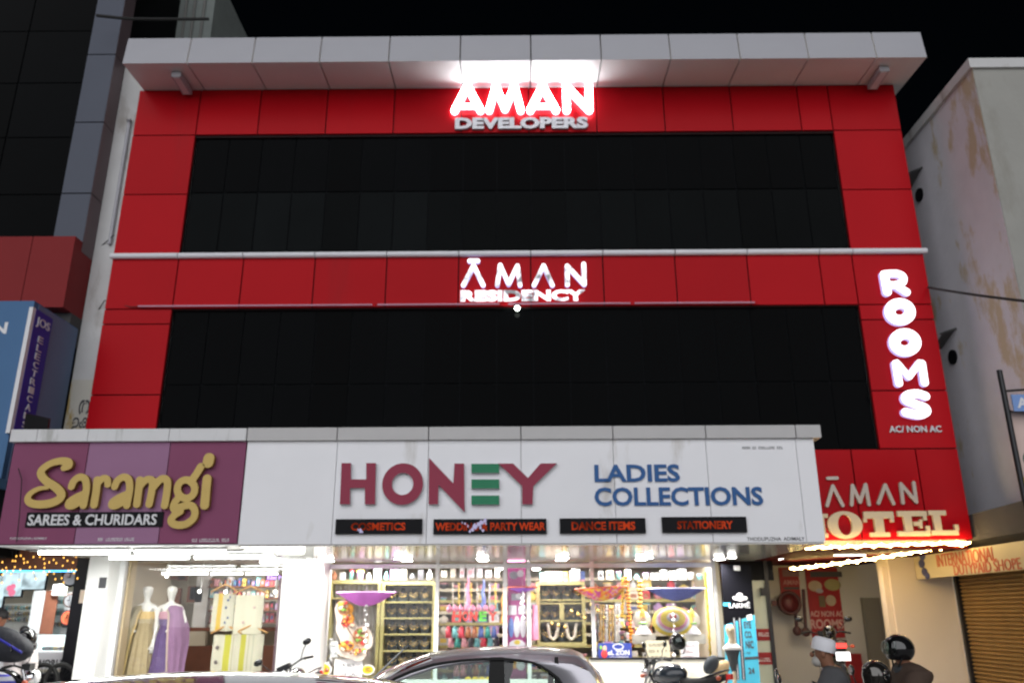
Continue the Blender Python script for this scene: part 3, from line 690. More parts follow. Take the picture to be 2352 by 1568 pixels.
# tilted flood lamp seen dark on top of the purple board
q = P(85, 975, -1.2); o = thing('flood_lamp', (q.x, q.y, q.z-.1), 'dark tilted flood lamp standing on the purple sign next to the blue board', 'flood lamp')
mb = MB(); mb.cbox(q, (.34, .05, .26), 0, Matrix.Rotation(.5, 3, 'X') @ Matrix.Rotation(.25, 3, 'Y')); mb.build('head', M['darkmetal'], o)
mb = MB(); mb.tube([(q.x+.15, q.y+.1, 4.17), (q.x+.15, q.y+.03, q.z+.05)], .012); mb.tube([(q.x-.12, q.y+.1, 4.17), (q.x-.12, q.y+.03, q.z)], .012); mb.build('bracket', M['darkmetal'], o)

# ------------------------------------------------------------------ right neighbour
N2 = thing('neighbour_building', (9.5, 1, 0), 'tall pale building with peeling plaster at the right edge', 'building')
XR = 7.6
c0 = PX(2228, 139, XR); c1 = PX(2070, 303, XR); yc = c0.y; zt = c0.z
mb = MB(); mb.box(XR, XR+.3, yc, 9, .2, zt-.18); mb.build('side_wall', M['wallpatch'], N2)
mb = MB(); mb.box(XR+.004, 16, yc-.012, yc-.002, .2, zt-.18); mb.box(XR+.302, 16, yc, yc+.3, .2, zt-.18); mb.build('wall', M['wallr'], N2)
mb = MB(); mb.box(XR-.06, XR+.3, yc+.3, 9, zt-.18, zt); mb.box(XR-.06, 16, yc-.06, yc+.3, zt-.18, zt); mb.build('parapet', M['wallold'], N2)
for i, (x, y) in enumerate(((2113, 448), (2190, 820))):
    q = PX(x, y, XR); 
    mb = MB(); mb.tube([(XR+.01, q.y, q.z), (XR-.03, q.y, q.z)], .13, 20); mb.build('vent_hole', M['black'], N2)
    z = q.z+.30; mb = MB(); mb.add([(XR-.003, q.y+.1, z+.03), (XR-.003, q.y-.26, z+.14), (XR-.20, q.y-.18, z+.10), (XR-.22, q.y+.2, z-.06), (XR-.003, q.y+.34, z-.05)], [(0,1,2,3),(0,3,4)])
    mb.tube([(XR, q.y-.26, z+.14), (XR-.22, q.y-.1, z+.09)], .02, 6); mb.build('vent_hood', mat('grey_hood_%d' % i, (.09, .09, .09), .6), N2)
# awning slab and board over the shutter on its side wall
XS = 7.0; e0, e1 = PX(2100, 1265, XS), PX(2356, 1250, XS)
mb = MB(); mb.add([(XS+.02, 2.05, 3.12), (XS+.02, -2.4, 3.22), (XR, -2.4, 3.3), (XR, 2.05, 3.2), (XS+.02, 2.05, 2.78), (XS+.02, -2.4, 2.78), (XR, -2.4, 2.6), (XR, 2.05, 2.6)], [(0,1,2,3),(0,4,5,1),(4,7,6,5),(1,5,6,2),(0,3,7,4)]); mb.build('awning_slab', M['concrete'], N2)
S6 = thing('sign_board', (XS, .5, 2.25), 'cream shop board with faded red capitals above the brown shutter', 'shop sign')
ys0, ys1 = e0.y, -2.4; zt6, zb6 = 2.66, PX(2105, 1330, XS).z
mb = MB(); mb.box(XS-.03, XS+.03, ys1, ys0, zb6, zt6); mb.build('panel', mat('cream_board', (.56, .47, .30), .5, 0, .3, .08, 3), S6)
def sidetext(mb, s, x0, y0, x1, y1, bold=.0):
    a, b = PX(x0, y0, XS-.03), PX(x1, y1, XS-.03)
    F = lambda u, v, w: (XS-.031-w, a.y+(b.y-a.y)*u, b.z+(a.z-b.z)*v); text(mb, s, 0, 1, 0, 1, 0, .01, bold, 0, F)
mb = MB(); sidetext(mb, 'INTERNATIONAL', 2150, 1273, 2290, 1286); sidetext(mb, 'DUTYPAID SHOPE', 2190, 1297, 2348, 1306); mb.build('lettering', mat('faded_red_ink', (.50, .09, .04), .5), S6)
mb = MB(); q = PX(2128, 1295, XS-.03)
for i, (dy, dz, r) in enumerate(((.10, .14, .07), (.16, .02, .075), (.10, -.12, .07), (.02, -.19, .06))): mb.ell((XS-.034-.002*i, q.y+dy, q.z+dz), (.008, r*1.6, r), 12, 6)
mb.build('emblem', mat('blue_emblem', (.03, .04, .14), .5), S6)
# shutter
q0 = PX(2208, 1345, XR-.02)
o = thing('roller_shutter', (XR-.02, q0.y-2, .22), 'closed brown ribbed roller shutter under the cream board', 'shutter')
mb = MB(); n = 34; zs0 = 2.42
for i in range(n):
    z = .24+(zs0-.24)*i/n; h = (zs0-.24)/n
    mb.add([(XR-.012, q0.y, z), (XR-.05, q0.y, z+h*.35), (XR-.05, q0.y, z+h*.7), (XR-.012, q0.y, z+h), (XR-.012, q0.y-4, z), (XR-.05, q0.y-4, z+h*.35), (XR-.05, q0.y-4, z+h*.7), (XR-.012, q0.y-4, z+h)], [(0,4,5,1),(1,5,6,2),(2,6,7,3)])
mb.build('slats', M['shutter'], o)
mb = MB(); mb.box(XR-.10, XR-.006, q0.y, q0.y+.08, .22, 2.5); mb.build('guide_rail', M['darkmetal'], o)
mb = MB(); mb.box(XR-.2, XR-.006, q0.y-4, q0.y+.0, 2.43, 2.58); mb.build('roll_box', M['greycab'], o)
# black pole and part seen signs at the right edge
q = P(2295, 850, -2.6); q2 = P(2349, 1185, -2.6)
o = thing('sign_pole', (q2.x, -2.6, 0), 'thin black pole with small blue board near the right edge', 'pole')
mb = MB(); mb.tube([(q.x, -2.6, 0), (q.x, -2.6, q.z)], .035, 10); mb.build('post', M['darkmetal'], o)
z = P(2308, 898, -2.6).z; mb = MB(); mb.tube([(q.x, -2.6, z), (q.x+.9, -2.6, z+.06)], .015, 6); mb.build('arm', M['darkmetal'], o)
mb = MB(); mb.box(q.x+.08, q.x+.9, -2.62, -2.60, z-.27, z-.05); bp = mb.build('board', mat('sky_blue_board', (.17, .30, .62), .5), o)
mb = MB(); text(mb, 'AS', q.x+.13, q.x+.36, z-.23, z-.09, -2.62, .004, .03); mb.build('lettering', M['offw'], bp)
a = P(2326, 940, -2.45); b = P(2360, 1190, -2.45)
o = thing('street_banner', (a.x+.4, -2.45, 2.2), 'tall pink and yellow banner cut off by the right edge', 'banner')
zc = [P(2335, y, -2.45).z for y in (945, 1015, 1095, 1240)]
xl = P(2338, 1050, -2.45).x
mb = MB(); mb.box(xl, xl+.9, -2.45, -2.43, zc[2], zc[0], 0); mb.box(xl, xl+.9, -2.45, -2.43, 2.35, zc[2]-.002, 1); mb.build('sheet', [mat('pink_print', (.62, .47, .42), .6), mat('yellow_print', (.55, .48, .03), .6)], o)
mb = MB(); mb.tube([(q.x, -2.6, zc[0]), (xl+.05, -2.44, zc[0]), (xl+.9, -2.44, zc[0])], .014, 6); mb.tube([(q.x, -2.6, 2.36), (xl+.05, -2.44, 2.36), (xl+.9, -2.44, 2.36)], .014, 6); mb.build('hanging_bar', M['darkmetal'], o)
mb = MB(); mb.ring((xl+.19, (zc[1]+zc[2])/2), (.13, .13), (.09, .09), -2.456, -2.451, 24); mb.ell((xl+.19, -2.453, (zc[1]+zc[2])/2), (.06, .004, .06), 12, 6); mb.build('emblem', mat('green_emblem', (.06, .13, .10), .6), o)
# cables
def cable(pts, r, lab):
    a = [Vector(p) for p in pts]; out = []
    for i in range(len(a)-1):
        for k in range(8): out.append(a[i].lerp(a[i+1], k/8)-Vector((0, 0, .25*(k/8)*(1-k/8)*(a[i+1]-a[i]).length*.08)))
    out.append(a[-1]); mb = MB(); mb.tube(out, r, 6); tag(mb.build('cable', M['rubber'], None), lab, 'cable')
cable([P(2132, 660, -.05), P(2360, 692, -2.6)], .022, 'grey cable running from the red wall to the right edge')
cable([P(222, 36, -.7), P(300, 44, -.7), P(480, 44, -.3)], .03, 'black cable crossing high above the left end of the cornice')
cable([P(205, 742, .2), P(226, 712, .2), P(240, 690, .1), P(300, 705, -.02), P(330, 703, -.03)], .008, 'thin loose wire drooping beside the left end of the red band')
cable([P(205, 590, .2), P(232, 565, .2), P(262, 540, .1)], .008, 'thin wire curling up the grey wall left of the red building')
cable([P(42, 1075, -1.86), P(50, 1100, -1.86), P(45, 1180, -1.86), P(38, 1245, -1.86)], .006, 'thin dark wire hanging down the left part of the purple sign')
cable([P(60, 1262, -1.6), P(300, 1268, -1.6), P(560, 1262, -1.7)], .008, 'lamp wire under the purple sign')

# ------------------------------------------------------------------ watch shop on the left
N3 = thing('watch_shop', (-8.2, .5, .22), 'bright watch shop under the purple sign with a black granite pillar', 'shop')
mb = MB(); mb.box(-6.97, -6.61, .45, 1.1, .22, 2.62); mb.build('pillar', M['granite'], N3)
mb = MB(); mb.box(-12, -6.7, 3.4, 3.5, .22, 2.9); mb.box(-6.8, -6.7, 1.1, 3.4, .22, 2.9); mb.build('wall', M['creamw'], N3)
mb = MB(); mb.box(-12, -6.7, .5, 3.4, 2.74, 2.8); mb.build('ceiling', M['greywall'], N3)
mb = MB(); mb.box(-12, -6.97, .45, .9, 2.42, 2.74); mb.build('lintel', M['wood'], N3)
mb = MB(); a = P(-60, 1307, .6); b = P(183, 1308, .6); mb.box(a.x, b.x, .58, .6, b.z-.03, b.z+.03); mb.build('cyan_led_strip', M['cyanled'], N3)
mb = MB(); mb.box(-12, -7.0, .45, .8, .22, .9); mb.build('front_plinth', M['granite'], N3)
def plane_on(name, x0, y0, x1, y1, Y, m_, parent=None, t=.02):
    a, b = P(x0, y0, Y), P(x1, y1, Y); mb = MB(); mb.box(a.x, b.x, Y, Y+t, b.z, a.z); return mb.build(name, m_, parent)
for i, (x0, y0, x1, y1, lb) in enumerate(((-40, 1322, 2, 1394, 'bright screen cut off by the left edge of the picture'), (7, 1312, 46, 1368, 'tall bright screen with pink figures hanging in the watch shop'), (54, 1310, 100, 1352, 'wide bright white blue screen hanging in the watch shop'))):
    a = P((x0+x1)/2, y1, .9); o = thing('screen', a, lb, 'screen'); plane_on('casing', x0-3, y0-3, x1+3, y1+3, .92, M['black'], o, .04)
    plane_on('display', x0, y0, x1, y1, .90, emat('screen_glow_%d' % i, (.72, .93, 1.0), 1.15, 1, 3.5, .4), o, .012)
    if i == 1:
        mb = MB()
        for (px, py, r) in ((22, 1350, 7), (30, 1346, 6), (27, 1360, 8)): q = P(px, py, .895); mb.ell(q, (r*.0075, .003, r*.007), 10, 6)
        mb.build('picture', emat('pink_picture', (1, .25, .4), 1.0), o)
plane_on('mirror_panel', 78, 1355, 108, 1505, 2.0, M['whitep'], N3); plane_on('door_edge', 106, 1355, 111, 1505, 1.98, M['wood2'], N3)
sh = thing('glass_showcase', P(130, 1500, 2.6), 'tall pale glass cabinet with watches on four shelves', 'showcase')
plane_on('back_panel', 113, 1358, 158, 1505, 2.9, mat('pale_blue_back', (.55, .64, .64), .4), sh); plane_on('side_post', 152, 1358, 160, 1505, 2.55, M['alu'], sh)
for y in (1388, 1414, 1440, 1465): plane_on('shelf', 112, y, 154, y+2, 2.5, M['glass'], sh, .3)
rg = random.Random(3)
wm = [mat('watch_%s' % n, c, .35, mt) for n, c, mt in (('dark', (.04, .04, .05), .2), ('steel', (.4, .4, .42), .8), ('brass', (.5, .38, .12), .8), ('teal', (.05, .3, .3), .2))]
def watchthing(q, s, lab, grp):
    o = thing('wrist_watch', q, lab, 'watch', grp); mb = MB(); mb.lathe([(.001, .012), (s*.5, .012), (s*.5, -.012), (.001, -.012)], q, 10, 0, Matrix.Rotation(R(90), 3, 'X')); mb.build('dial', wm[1], o)
    mb = MB(); mb.torus((q[0], q[1]+.012, q[2]), s*.62, s*.17, 10, 5, 'x'); mb.build('strap', rg.choice(wm), o)
for y in (1386, 1412, 1438, 1463):
    for i in range(8): q = P(116+i*4.4, y-5, 2.5); watchthing((q.x, q.y, q.z), .05, 'wrist watch standing on a glass shelf of the tall cabinet', 'watches in the glass cabinet')
for y in (1395, 1408, 1421):
    for i in range(11): q = P(4+i*6.5, y, 2.4); watchthing((q.x, q.y, q.z), .05, 'shiny wrist watch on the back wall behind the two people', 'watches on the back wall')
plane_on('watch_rack', 0, 1385, 76, 1450, 2.6, mat('pale_rack', (.6, .6, .55), .4), N3)
def clock(px, py, r, Y, rim, face, lab):
    q = P(px, py, Y); o = thing('wall_clock', (q.x, q.y, q.z-r), lab, 'clock'); mb = MB(); mb.torus((q.x, Y, q.z), r, r*.13, 28, 8); mb.build('rim', rim, o)
    mb = MB(); mb.lathe([(.001, 0), (r*.98, 0)], (q.x, Y-.01, q.z), 28, 0, Matrix.Rotation(R(90), 3, 'X')); mb.build('dial', face, o)
    mb = MB(); mb.box(q.x-.006, q.x+.006, Y-.03, Y-.02, q.z, q.z+r*.65); mb.box(q.x-.4*r, q.x, Y-.026, Y-.018, q.z-.005, q.z+.007); mb.build('hands', M['black'], o)
clock(163, 1325, .135, 1.0, M['black'], M['whitep'], 'large white wall clock beside the granite pillar')
clock(161, 1378, .10, 1.3, M['wood'], M['offw'], 'round dark brown rimmed clock under the large white clock')
clock(155, 1418, .10, 1.6, mat('red_rim', (.5, .06, .03), .4), mat('orange_dial', (.70, .16, .07), .5, 0, .3, .3, 30), 'orange faced clock hanging above the counter')
plane_on('picture_board', 122, 1340, 140, 1366, 1.9, M['whitep'], N3); plane_on('picture_board', 137, 1342, 152, 1367, 1.85, mat('cream_card', (.7, .66, .55), .6), N3); plane_on('wall_box', 150, 1400, 160, 1440, 2.2, M['darkmetal'], N3)
ct = thing('counter', P(130, 1568, .9), 'white lit glass counter with black capitals on its front', 'counter')
a, b = P(60, 1455, .95), P(176, 1497, .95); mb = MB(); mb.box(a.x, b.x, .95, 1.5, b.z, a.z); mb.build('glass_case', M['glass'], ct)
mb = MB(); mb.box(a.x, b.x, 1.42, 1.5, b.z, a.z-.02); mb.build('case_back', emat('lit_case', (.9, 1, 1), 1.5), ct)
mb = MB(); mb.box(a.x, b.x, .93, .98, b.z-.02, b.z+.01); mb.build('rail', M['alu'], ct)
a, b = P(-20, 1499, .9), P(168, 1535, .9); mb = MB(); mb.box(a.x, b.x, .90, 1.5, b.z, a.z); mb.build('front_panel', M['offw'], ct)
mb = MB(); a, b = P(8, 1512, .9), P(149, 1534, .9); text(mb, 'WATCH WORLD', a.x, b.x, b.z+.015, a.z-.01, .899, .008, .02); mb.build('lettering', M['ink'], ct)
for i in range(14): q = P(100+i*5, 1488, 1.2); watchthing((q.x, q.y, q.z), .045, 'wrist watch lying in the lit counter case', 'watches in the counter case')
o = plane_on('notice_card', 185, 1354, 196, 1384, .44, M['beige'], None, .008); tag(o, 'small beige card on the black granite pillar', 'card')
o = plane_on('notice_card', 229, 1325, 242, 1350, .09, M['ink'], None, .008); tag(o, 'small dark printed card on the white pillar left of the mannequins', 'card')
# fairy lights
o = thing('string_lights', P(100, 1255, .2), 'golden fairy lights hanging in front of the watch shop', 'string lights')
rg = random.Random(11); pb = MB()
for i in range(17):
    x = 4+i*10.8+rg.uniform(-3, 3); n = rg.randint(2, 4); top = P(x, 1256, .15); yy = 1262; pts = [top]
    for k in range(n):
        yy += rg.uniform(6, 32)
        if yy > 1342: break
        q = P(x+rg.uniform(-3, 3), yy, .15); pts.append(q); mb = MB(); mb.ell(q, (.010, .010, .016), 8, 6); mb.build('bulb', M['bulb'], o)
    pb.tube(pts, .003, 4)
pb.build('wire', M['darkmetal'], o)
def ceiling_lamp(x, y, z, e, lab, sx=1.2, sy=.3, col=(1, .97, .9)):
    o = thing('ceiling_panel_light', (x, y, z), lab, 'ceiling light', 'lamps inside the shops'); mb = MB(); mb.box(x-sx/2, x+sx/2, y-sy/2, y+sy/2, z, z+.03); mb.build('frame', M['whitep'], o)
    a = bpy.data.lights.new('shop_light', 'AREA'); a.shape = 'RECTANGLE'; a.size = sx; a.size_y = sy; a.energy = e; a.color = col
    b = bpy.data.objects.new('shop_light', a); C.objects.link(b); b.parent = o; b.location = (0, 0, -.01); return o
ceiling_lamp(-8.2, 1.25, 2.70, 270, 'ceiling lamp inside the watch shop', col=(.92, 1, 1))

# ------------------------------------------------------------------ saree shop
G1 = thing('shop_window', (-5, .5, .42), 'clear shop window with two dressed mannequins behind it', 'shop window')
a, b = P(280, 1305, .5), P(655, 1545, .5)
mb = MB(); mb.box(-6.28, -3.66, .5, .508, .5, 2.62); mb.build('pane', M['glass'], G1)
mb = MB(); mb.box(-6.28, -6.2, .46, .56, .42, 2.62); mb.box(-6.2, -6.165, .58, .8, .42, 2.62, 1); mb.box(-3.70, -3.66, .46, .56, .42, 2.62); mb.build('frame', [M['alu'], mat('beige_jamb', (.58, .46, .28), .6)], G1)
mb = MB(); mb.box(-6.28, -3.66, .44, .9, .30, .5); mb.build('sill', M['whitep'], G1)
mb = MB(); mb.box(-3.79, -3.70, .62, 1.3, .42, 2.3); tag(mb.build('curtain', mat('mauve_brown_cloth', (.16, .10, .115), .8)), 'dark mauve cloth hanging at the right end of the saree window', 'curtain')
ceiling_lamp(-5.5, 1.0, 2.64, 26, 'ceiling lamp above the mannequins'); ceiling_lamp(-4.6, 2.6, 2.64, 34, 'ceiling lamp deep inside the saree shop')
for (x0, x1) in ((370, 480), (482, 560), (562, 640)):
    a, b = P(x0, 1317, .9), P(x1, 1317, .9); tubelamp(a.x, b.x, .9, a.z, 'tube light indoors above the mannequins and hanging sarees', 'indoor tubes of the saree shop', M['tubein'], .016)
# back wall pieces: brown frames, shelf unit
W1 = thing('shelf_unit', (-5.4, 3.6, .42), 'brown wooden wall shelves with framed openings behind the mannequins', 'shelf')
for (x0, y0, x1, y1, nm, mm) in ((355, 1318, 378, 1405, 'panel', 'wood2'), (368, 1322, 425, 1330, 'rail', 'wood2'), (388, 1350, 408, 1400, 'panel', 'wood2'), (410, 1315, 425, 1332, 'panel', 'wood2'), (432, 1345, 463, 1382, 'panel', 'wood2'), (438, 1347, 446, 1376, 'recess', 'black'), (395, 1440, 655, 1448, 'ledge', 'wood2'), (395, 1448, 470, 1482, 'drawer', 'creamw'), (385, 1482, 655, 1560, 'base', 'wood'), (455, 1305, 470, 1440, 'post', 'whitep'), (280, 1482, 395, 1560, 'base', 'beige')):
    plane_on(nm, x0, y0, x1, y1, 3.0 if nm != 'recess' else 2.98, M[mm], W1, .12)
# shelves of coloured goods at the right half of the shop
SHc = [mat('goods_%d' % i, c, .5, 0, .4, .2, 12) for i, c in enumerate(((.55, .06, .09), (.08, .12, .32), (.62, .58, .50), (.06, .06, .07), (.45, .28, .55), (.16, .40, .42), (.70, .52, .12), (.32, .12, .06), (.62, .30, .34), (.5, .5, .52)))]
rg = random.Random(21)
W2 = thing('shelf_unit', (-4.3, 3.3, .42), 'shelves packed with folded cloth behind the hanging sarees', 'shelf')
for y in (1345, 1372, 1400, 1428): plane_on('shelf', 478, y, 655, y+3, 2.9, M['wood'], W2, .4)
def goods(x0, x1, yb, Y, n, hmin, hmax, lab, grp, cat='packet', kinds=(0, 1), pal=None, w=.85):
    st = (x1-x0)/n
    for i in range(n):
        q = P(x0+(i+.5)*st, yb, Y); ww = (P(x0+st, yb, Y).x-P(x0, yb, Y).x)*w*rg.uniform(.6, 1.1); h = rg.uniform(hmin*.8, hmax); k = rg.choice(kinds); k += 2 if k and rg.random() < .45 else 0; mb = MB(); m_ = rg.choice(pal or SHc)
        if k == 0: mb.box(q.x-ww/2, q.x+ww/2, Y, Y+.12, q.z, q.z+h); mb.box(q.x-ww*.3, q.x+ww*.3, Y-.004, Y-.001, q.z+h*.3, q.z+h*.7, 1)
        elif k == 3: mb.lathe([(.001, 0), (ww*.36, 0), (ww*.46, h*.7), (ww*.46, h*.72)], (q.x, Y+.05, q.z), 12); mb.lathe([(ww*.5, h*.7), (ww*.5, h*.82), (.001, h*.86)], (q.x, Y+.05, q.z), 12, 1)
        else: mb.lathe([(.001, 0), (ww*.42, 0), (ww*.45, h*.1), (ww*.45, h*.62), (ww*.18, h*.78), (ww*.18, h*.98), (.001, h)], (q.x, Y+.05, q.z), 10)
        tag(mb.build(cat, [m_, rg.choice(SHc)]), lab, cat, grp)
for y in (1345, 1372, 1400, 1428): goods(480, 650, y, 2.95, 16, .10, .17, 'small folded cloth packet on the shelves behind the hanging sarees', 'packets in the saree shop', 'packet', (0,))
o = thing('lit_nameplate', P(640, 1330, 2.4), 'violet glowing small shop sign deep inside the saree shop', 'lit sign'); plane_on('plate', 610, 1318, 655, 1332, 2.42, mat('maroon_plate', (.2, .03, .05), .5), o)
mb = MB(); a, b = P(614, 1320, 2.4), P(654, 1330, 2.4); text(mb, 'Kind Ind', a.x, b.x, b.z, a.z, 2.418, .005, .03); mb.build('lettering', emat('violet_letters', (.6, .4, 1), 2.5), o)
for (x, y, lb) in ((383, 1322, 'white spot lamp above and between the mannequins'), (458, 1357, 'round spot lamp right of the second mannequin'), (518, 1358, 'spot lamp between the upper hanging sarees'), (632, 1358, 'spot lamp at the right above the upper sarees')):
    q = P(x, y, 1.6); o = thing('spot_lamp', q, lb, 'spot lamp', 'spot lamps of the saree shop'); mb = MB(); mb.tube([(q.x, 1.6, q.z), (q.x, 1.66, q.z+.06), (q.x, 1.66, 2.65)], [.028, .02, .006], 8); mb.build('stem', M['whitep'], o); mb = MB(); mb.ell(q, (.03, .02, .03), 12, 8); mb.build('lens', M['tubein'], o)
# sarees folded over hangers
def saree(x0, x1, y0, y1, m_, lab, dots, dm):
    Y = 1.1; a, b = P(x0, y0, Y), P(x1, y1, Y); cx_ = (a.x+b.x)/2
    o = thing('hanging_saree', (cx_, Y, b.z), lab, 'saree', 'folded sarees on wooden hangers'); mb = MB(); n = 12; vs = []
    for j in range(9):
        for i in range(n+1): u = i/n; vs.append((a.x+(b.x-a.x)*u, Y-.015*math.sin(u*9+1)-.01*math.sin(j*.7), b.z+(a.z-b.z)*j/8))
    k = len(vs); vs += [(v[0], v[1]+.03, v[2]) for v in vs]
    fs = [(j*(n+1)+i, j*(n+1)+i+1, (j+1)*(n+1)+i+1, (j+1)*(n+1)+i) for j in range(8) for i in range(n)]
    mb.add(vs, fs+[tuple(q+k for q in f) for f in fs], True); mb.build('cloth', m_, o)
    mb = MB(); mb.tube([(a.x-.06, Y, a.z+.02), (cx_-.05, Y, a.z+.12), (cx_, Y, a.z+.14), (cx_+.05, Y, a.z+.12), (b.x+.06, Y, a.z+.02)], [.012, .016, .018, .016, .012], 8); mb.tube([(cx_, Y, a.z+.14), (cx_, Y, a.z+.2), (cx_+.03, Y, a.z+.23), (cx_+.05, Y, a.z+.2)], .005, 6); mb.build('hanger', M['hanger'], o)
    if dots:
        mb = MB()
        for (u, v, r) in dots: mb.ell((a.x+(b.x-a.x)*u, Y-.028, b.z+(a.z-b.z)*v), (r, .004, r*1.1), 9, 6)
        mb.build('flower_print', dm, o)
cr_, ye, ol = (.66, .63, .48), (.72, .48, .05), (.55, .52, .06)
blu = mat('blue_print', (.06, .09, .2), .7); pk = mat('pink_print_cloth', (.6, .4, .38), .7); dk = mat('dark_flower', (.15, .12, .12), .7)
saree(492, 532, 1362, 1448, stripemat('cream_yellow_cloth', [(0, cr_), (.22, ye), (.42, cr_)]), 'upper left cream saree with yellow band and blue flowers', [(.72, .82, .02), (.65, .62, .02), (.8, .9, .016), (.78, .35, .018), (.66, .22, .018)], blu)
saree(543, 599, 1366, 1455, mat('plain_cream_cloth', cr_, .7, 0, .2, .05, 5), 'plain cream saree, upper right of the four', [(.7, .68, .018), (.35, .3, .02)], pk)
saree(492, 538, 1457, 1540, stripemat('cream_olive_cloth', [(0, cr_), (.45, ol), (.75, cr_), (.82, (.5, .46, .3)), (.86, cr_)]), 'lower left cream saree with lime band and dark flowers', [(.2, .65, .028), (.2, .25, .028)], dk)
saree(545, 599, 1456, 1542, stripemat('cream_lime_cloth', [(0, cr_), (.15, ol), (.33, cr_), (.42, (.5, .46, .3)), (.46, cr_), (.6, (.5, .5, .38)), (.64, cr_)]), 'lower right cream saree with lime band and grey stripes', [], None)

# ------------------------------------------------------------------ ladies' shop
GY = 1.6
G2 = thing('shop_window', (0, GY, .42), 'long white framed shop window crowded with jewellery and trinkets', 'shop window')
mb = MB(); mx = [P(x, 1400, GY).x for x in (714, 1003, 1160, 1215, 1362, 1645)]
for x0, x1 in zip(mx[:-1], mx[1:]): mb.box(x0+.02, x1-.02, GY+.02, GY+.026, .72, 2.57)
mb.build('pane', M['glass'], G2)
mb = MB()
for x in mx: mb.box(x-.032, x+.032, GY-.03, GY+.04, .42, 2.58)
mb.build('mullion', M['alu'], G2)
zr = P(1100, 1299, GY).z
mb = MB(); mb.box(mx[0], mx[-1], GY-.026, GY+.036, zr-.035, zr+.035); mb.build('transom', M['alu'], G2)
mb = MB(); a = P(1500, 1513, GY-.25); mb.box(mx[4]-.1, mx[5], GY-.30, GY-.035, .42, a.z); mb.build('counter_front', mat('marble_white', (.72, .70, .62), .3, 0, .4, .05, 3, dirt=(.55, .47, .25), dscale=1.2, damt=.3), G2)
mb = MB(); mb.box(mx[4]-.1, mx[5]+.02, GY-.32, GY-.035, a.z, a.z+.025); mb.build('counter_top', M['granite'], G2)
mb = MB(); mb.box(mx[0], mx[4]-.1, GY-.05, GY+.05, .42, .72); mb.build('base_panel', M['whitep'], G2)
ceiling_lamp(-2.2, 2.0, 2.62, 98, 'ceiling lamp inside the ladies shop, left', 1.4, .4); ceiling_lamp(.2, 2.0, 2.62, 98, 'ceiling lamp inside the ladies shop, middle', 1.4, .4); ceiling_lamp(2.4, 2.0, 2.62, 98, 'ceiling lamp inside the ladies shop, right', 1.4, .4)
for (x, y) in ((1232, 1306), (1323, 1307), (1146, 1305), (735, 1308)):
    q = P(x, y, 2.0); o = thing('downlight', q, 'indoor downlight just behind the window transom', 'downlight', 'indoor downlights behind the transom'); mb = MB(); mb.torus((q.x, 2.0, q.z), .07, .01, 20, 6, 'z'); mb.build('rim', M['whitep'], o); mb = MB(); mb.lathe([(.001, -.03), (.06, -.02), (.07, 0)], q, 16); mb.build('lens', M['tubein'], o)
# olive framed jewellery cases with busts
def bust_proto(q, s):
    o = thing('necklace_bust', q, 'black velvet bust with a bright necklace in an olive framed case', 'necklace bust', 'necklace busts in the window')
    mb = MB(); mb.lathe([(.001, 1.0), (.17, .98), (.2, .86), (.22, .78), (.40, .66), (.46, .5), (.42, .25), (.40, 0), (.001, 0)] if False else [(.14*s, .98*s), (.15*s, .82*s), (.20*s, .74*s), (.40*s, .62*s), (.44*s, .48*s), (.38*s, .2*s), (.36*s, 0)], q, 14, 0, None, 1, .45); mb.build('bust', M['velvet'], o)
    mb = MB(); n = 14
    for rr, zz in ((.26, .58), (.34, .42)):
        pts = [Vector((q[0]+rr*s*math.sin(R(-80+160*i/n)), q[1]-.17*s-.03*s*math.cos(R(-80+160*i/n)), q[2]+zz*s+.18*s-.26*s*math.cos(R(-80+160*i/n)))) for i in range(n+1)]
        mb.tube(pts, .022*s, 5)
    mb.ell((q[0], q[1]-.22*s, q[2]+.30*s), (.06*s, .03*s, .07*s), 8, 6); mb.build('necklace', M['goldm'], o); return o
protos = {}
def bustrow(x0, x1, yb, Y, n, s):
    for i in range(n):
        q = P(x0+(x1-x0)*(i+.5)/n, yb, Y)
        if s not in protos: protos[s] = bust_proto(tuple(q), s)
        else: copytree(protos[s], q)
def case(x0, y0, x1, y1, Y, shelves, lab, mids=(), back='greywall'):
    a, b = P(x0, y0, Y), P(x1, y1, Y); o = thing('display_case', ((a.x+b.x)/2, Y, b.z), lab, 'display case'); t = .055
    mb = MB(); mb.box(a.x, a.x+t, Y, Y+.3, b.z, a.z); mb.box(b.x-t, b.x, Y, Y+.3, b.z, a.z); mb.box(a.x+t, b.x-t, Y, Y+.3, a.z-t, a.z); mb.box(a.x+t, b.x-t, Y, Y+.3, b.z, b.z+t)
    for xm, ya, yb in mids: p, q = P(xm, ya, Y), P(xm, yb, Y); mb.box(p.x-.04, p.x+.04, Y+.004, Y+.29, q.z, p.z)
    mb.build('frame', M['olive'], o)
    mb = MB(); mb.box(a.x+.01, b.x-.01, Y+.3, Y+.32, b.z, a.z); mb.build('back', M[back], o)
    for y in shelves: z = P(x0, y, Y).z; mb = MB(); mb.box(a.x+t+.002, b.x-t-.002, Y+.012, Y+.28, z-.02, z+.004); mb.build('shelf', M['olive'], o)
    return o
case(757, 1332, 866, 1560, 2.1, (1372,), 'olive framed case behind the food picture at the left')
case(878, 1335, 996, 1570, 2.1, (1381, 1418, 1455, 1493, 1530), 'tall olive framed case with rows of black necklace busts')
for y in (1381, 1418, 1455, 1493, 1530): bustrow(888, 988, y-1, 2.24, 4, .23)
case(1232, 1335, 1347, 1482, 2.1, (1376, 1384, 1424), 'olive framed case with three tiers of necklaces right of the purple column', ((1290, 1384, 1422),))
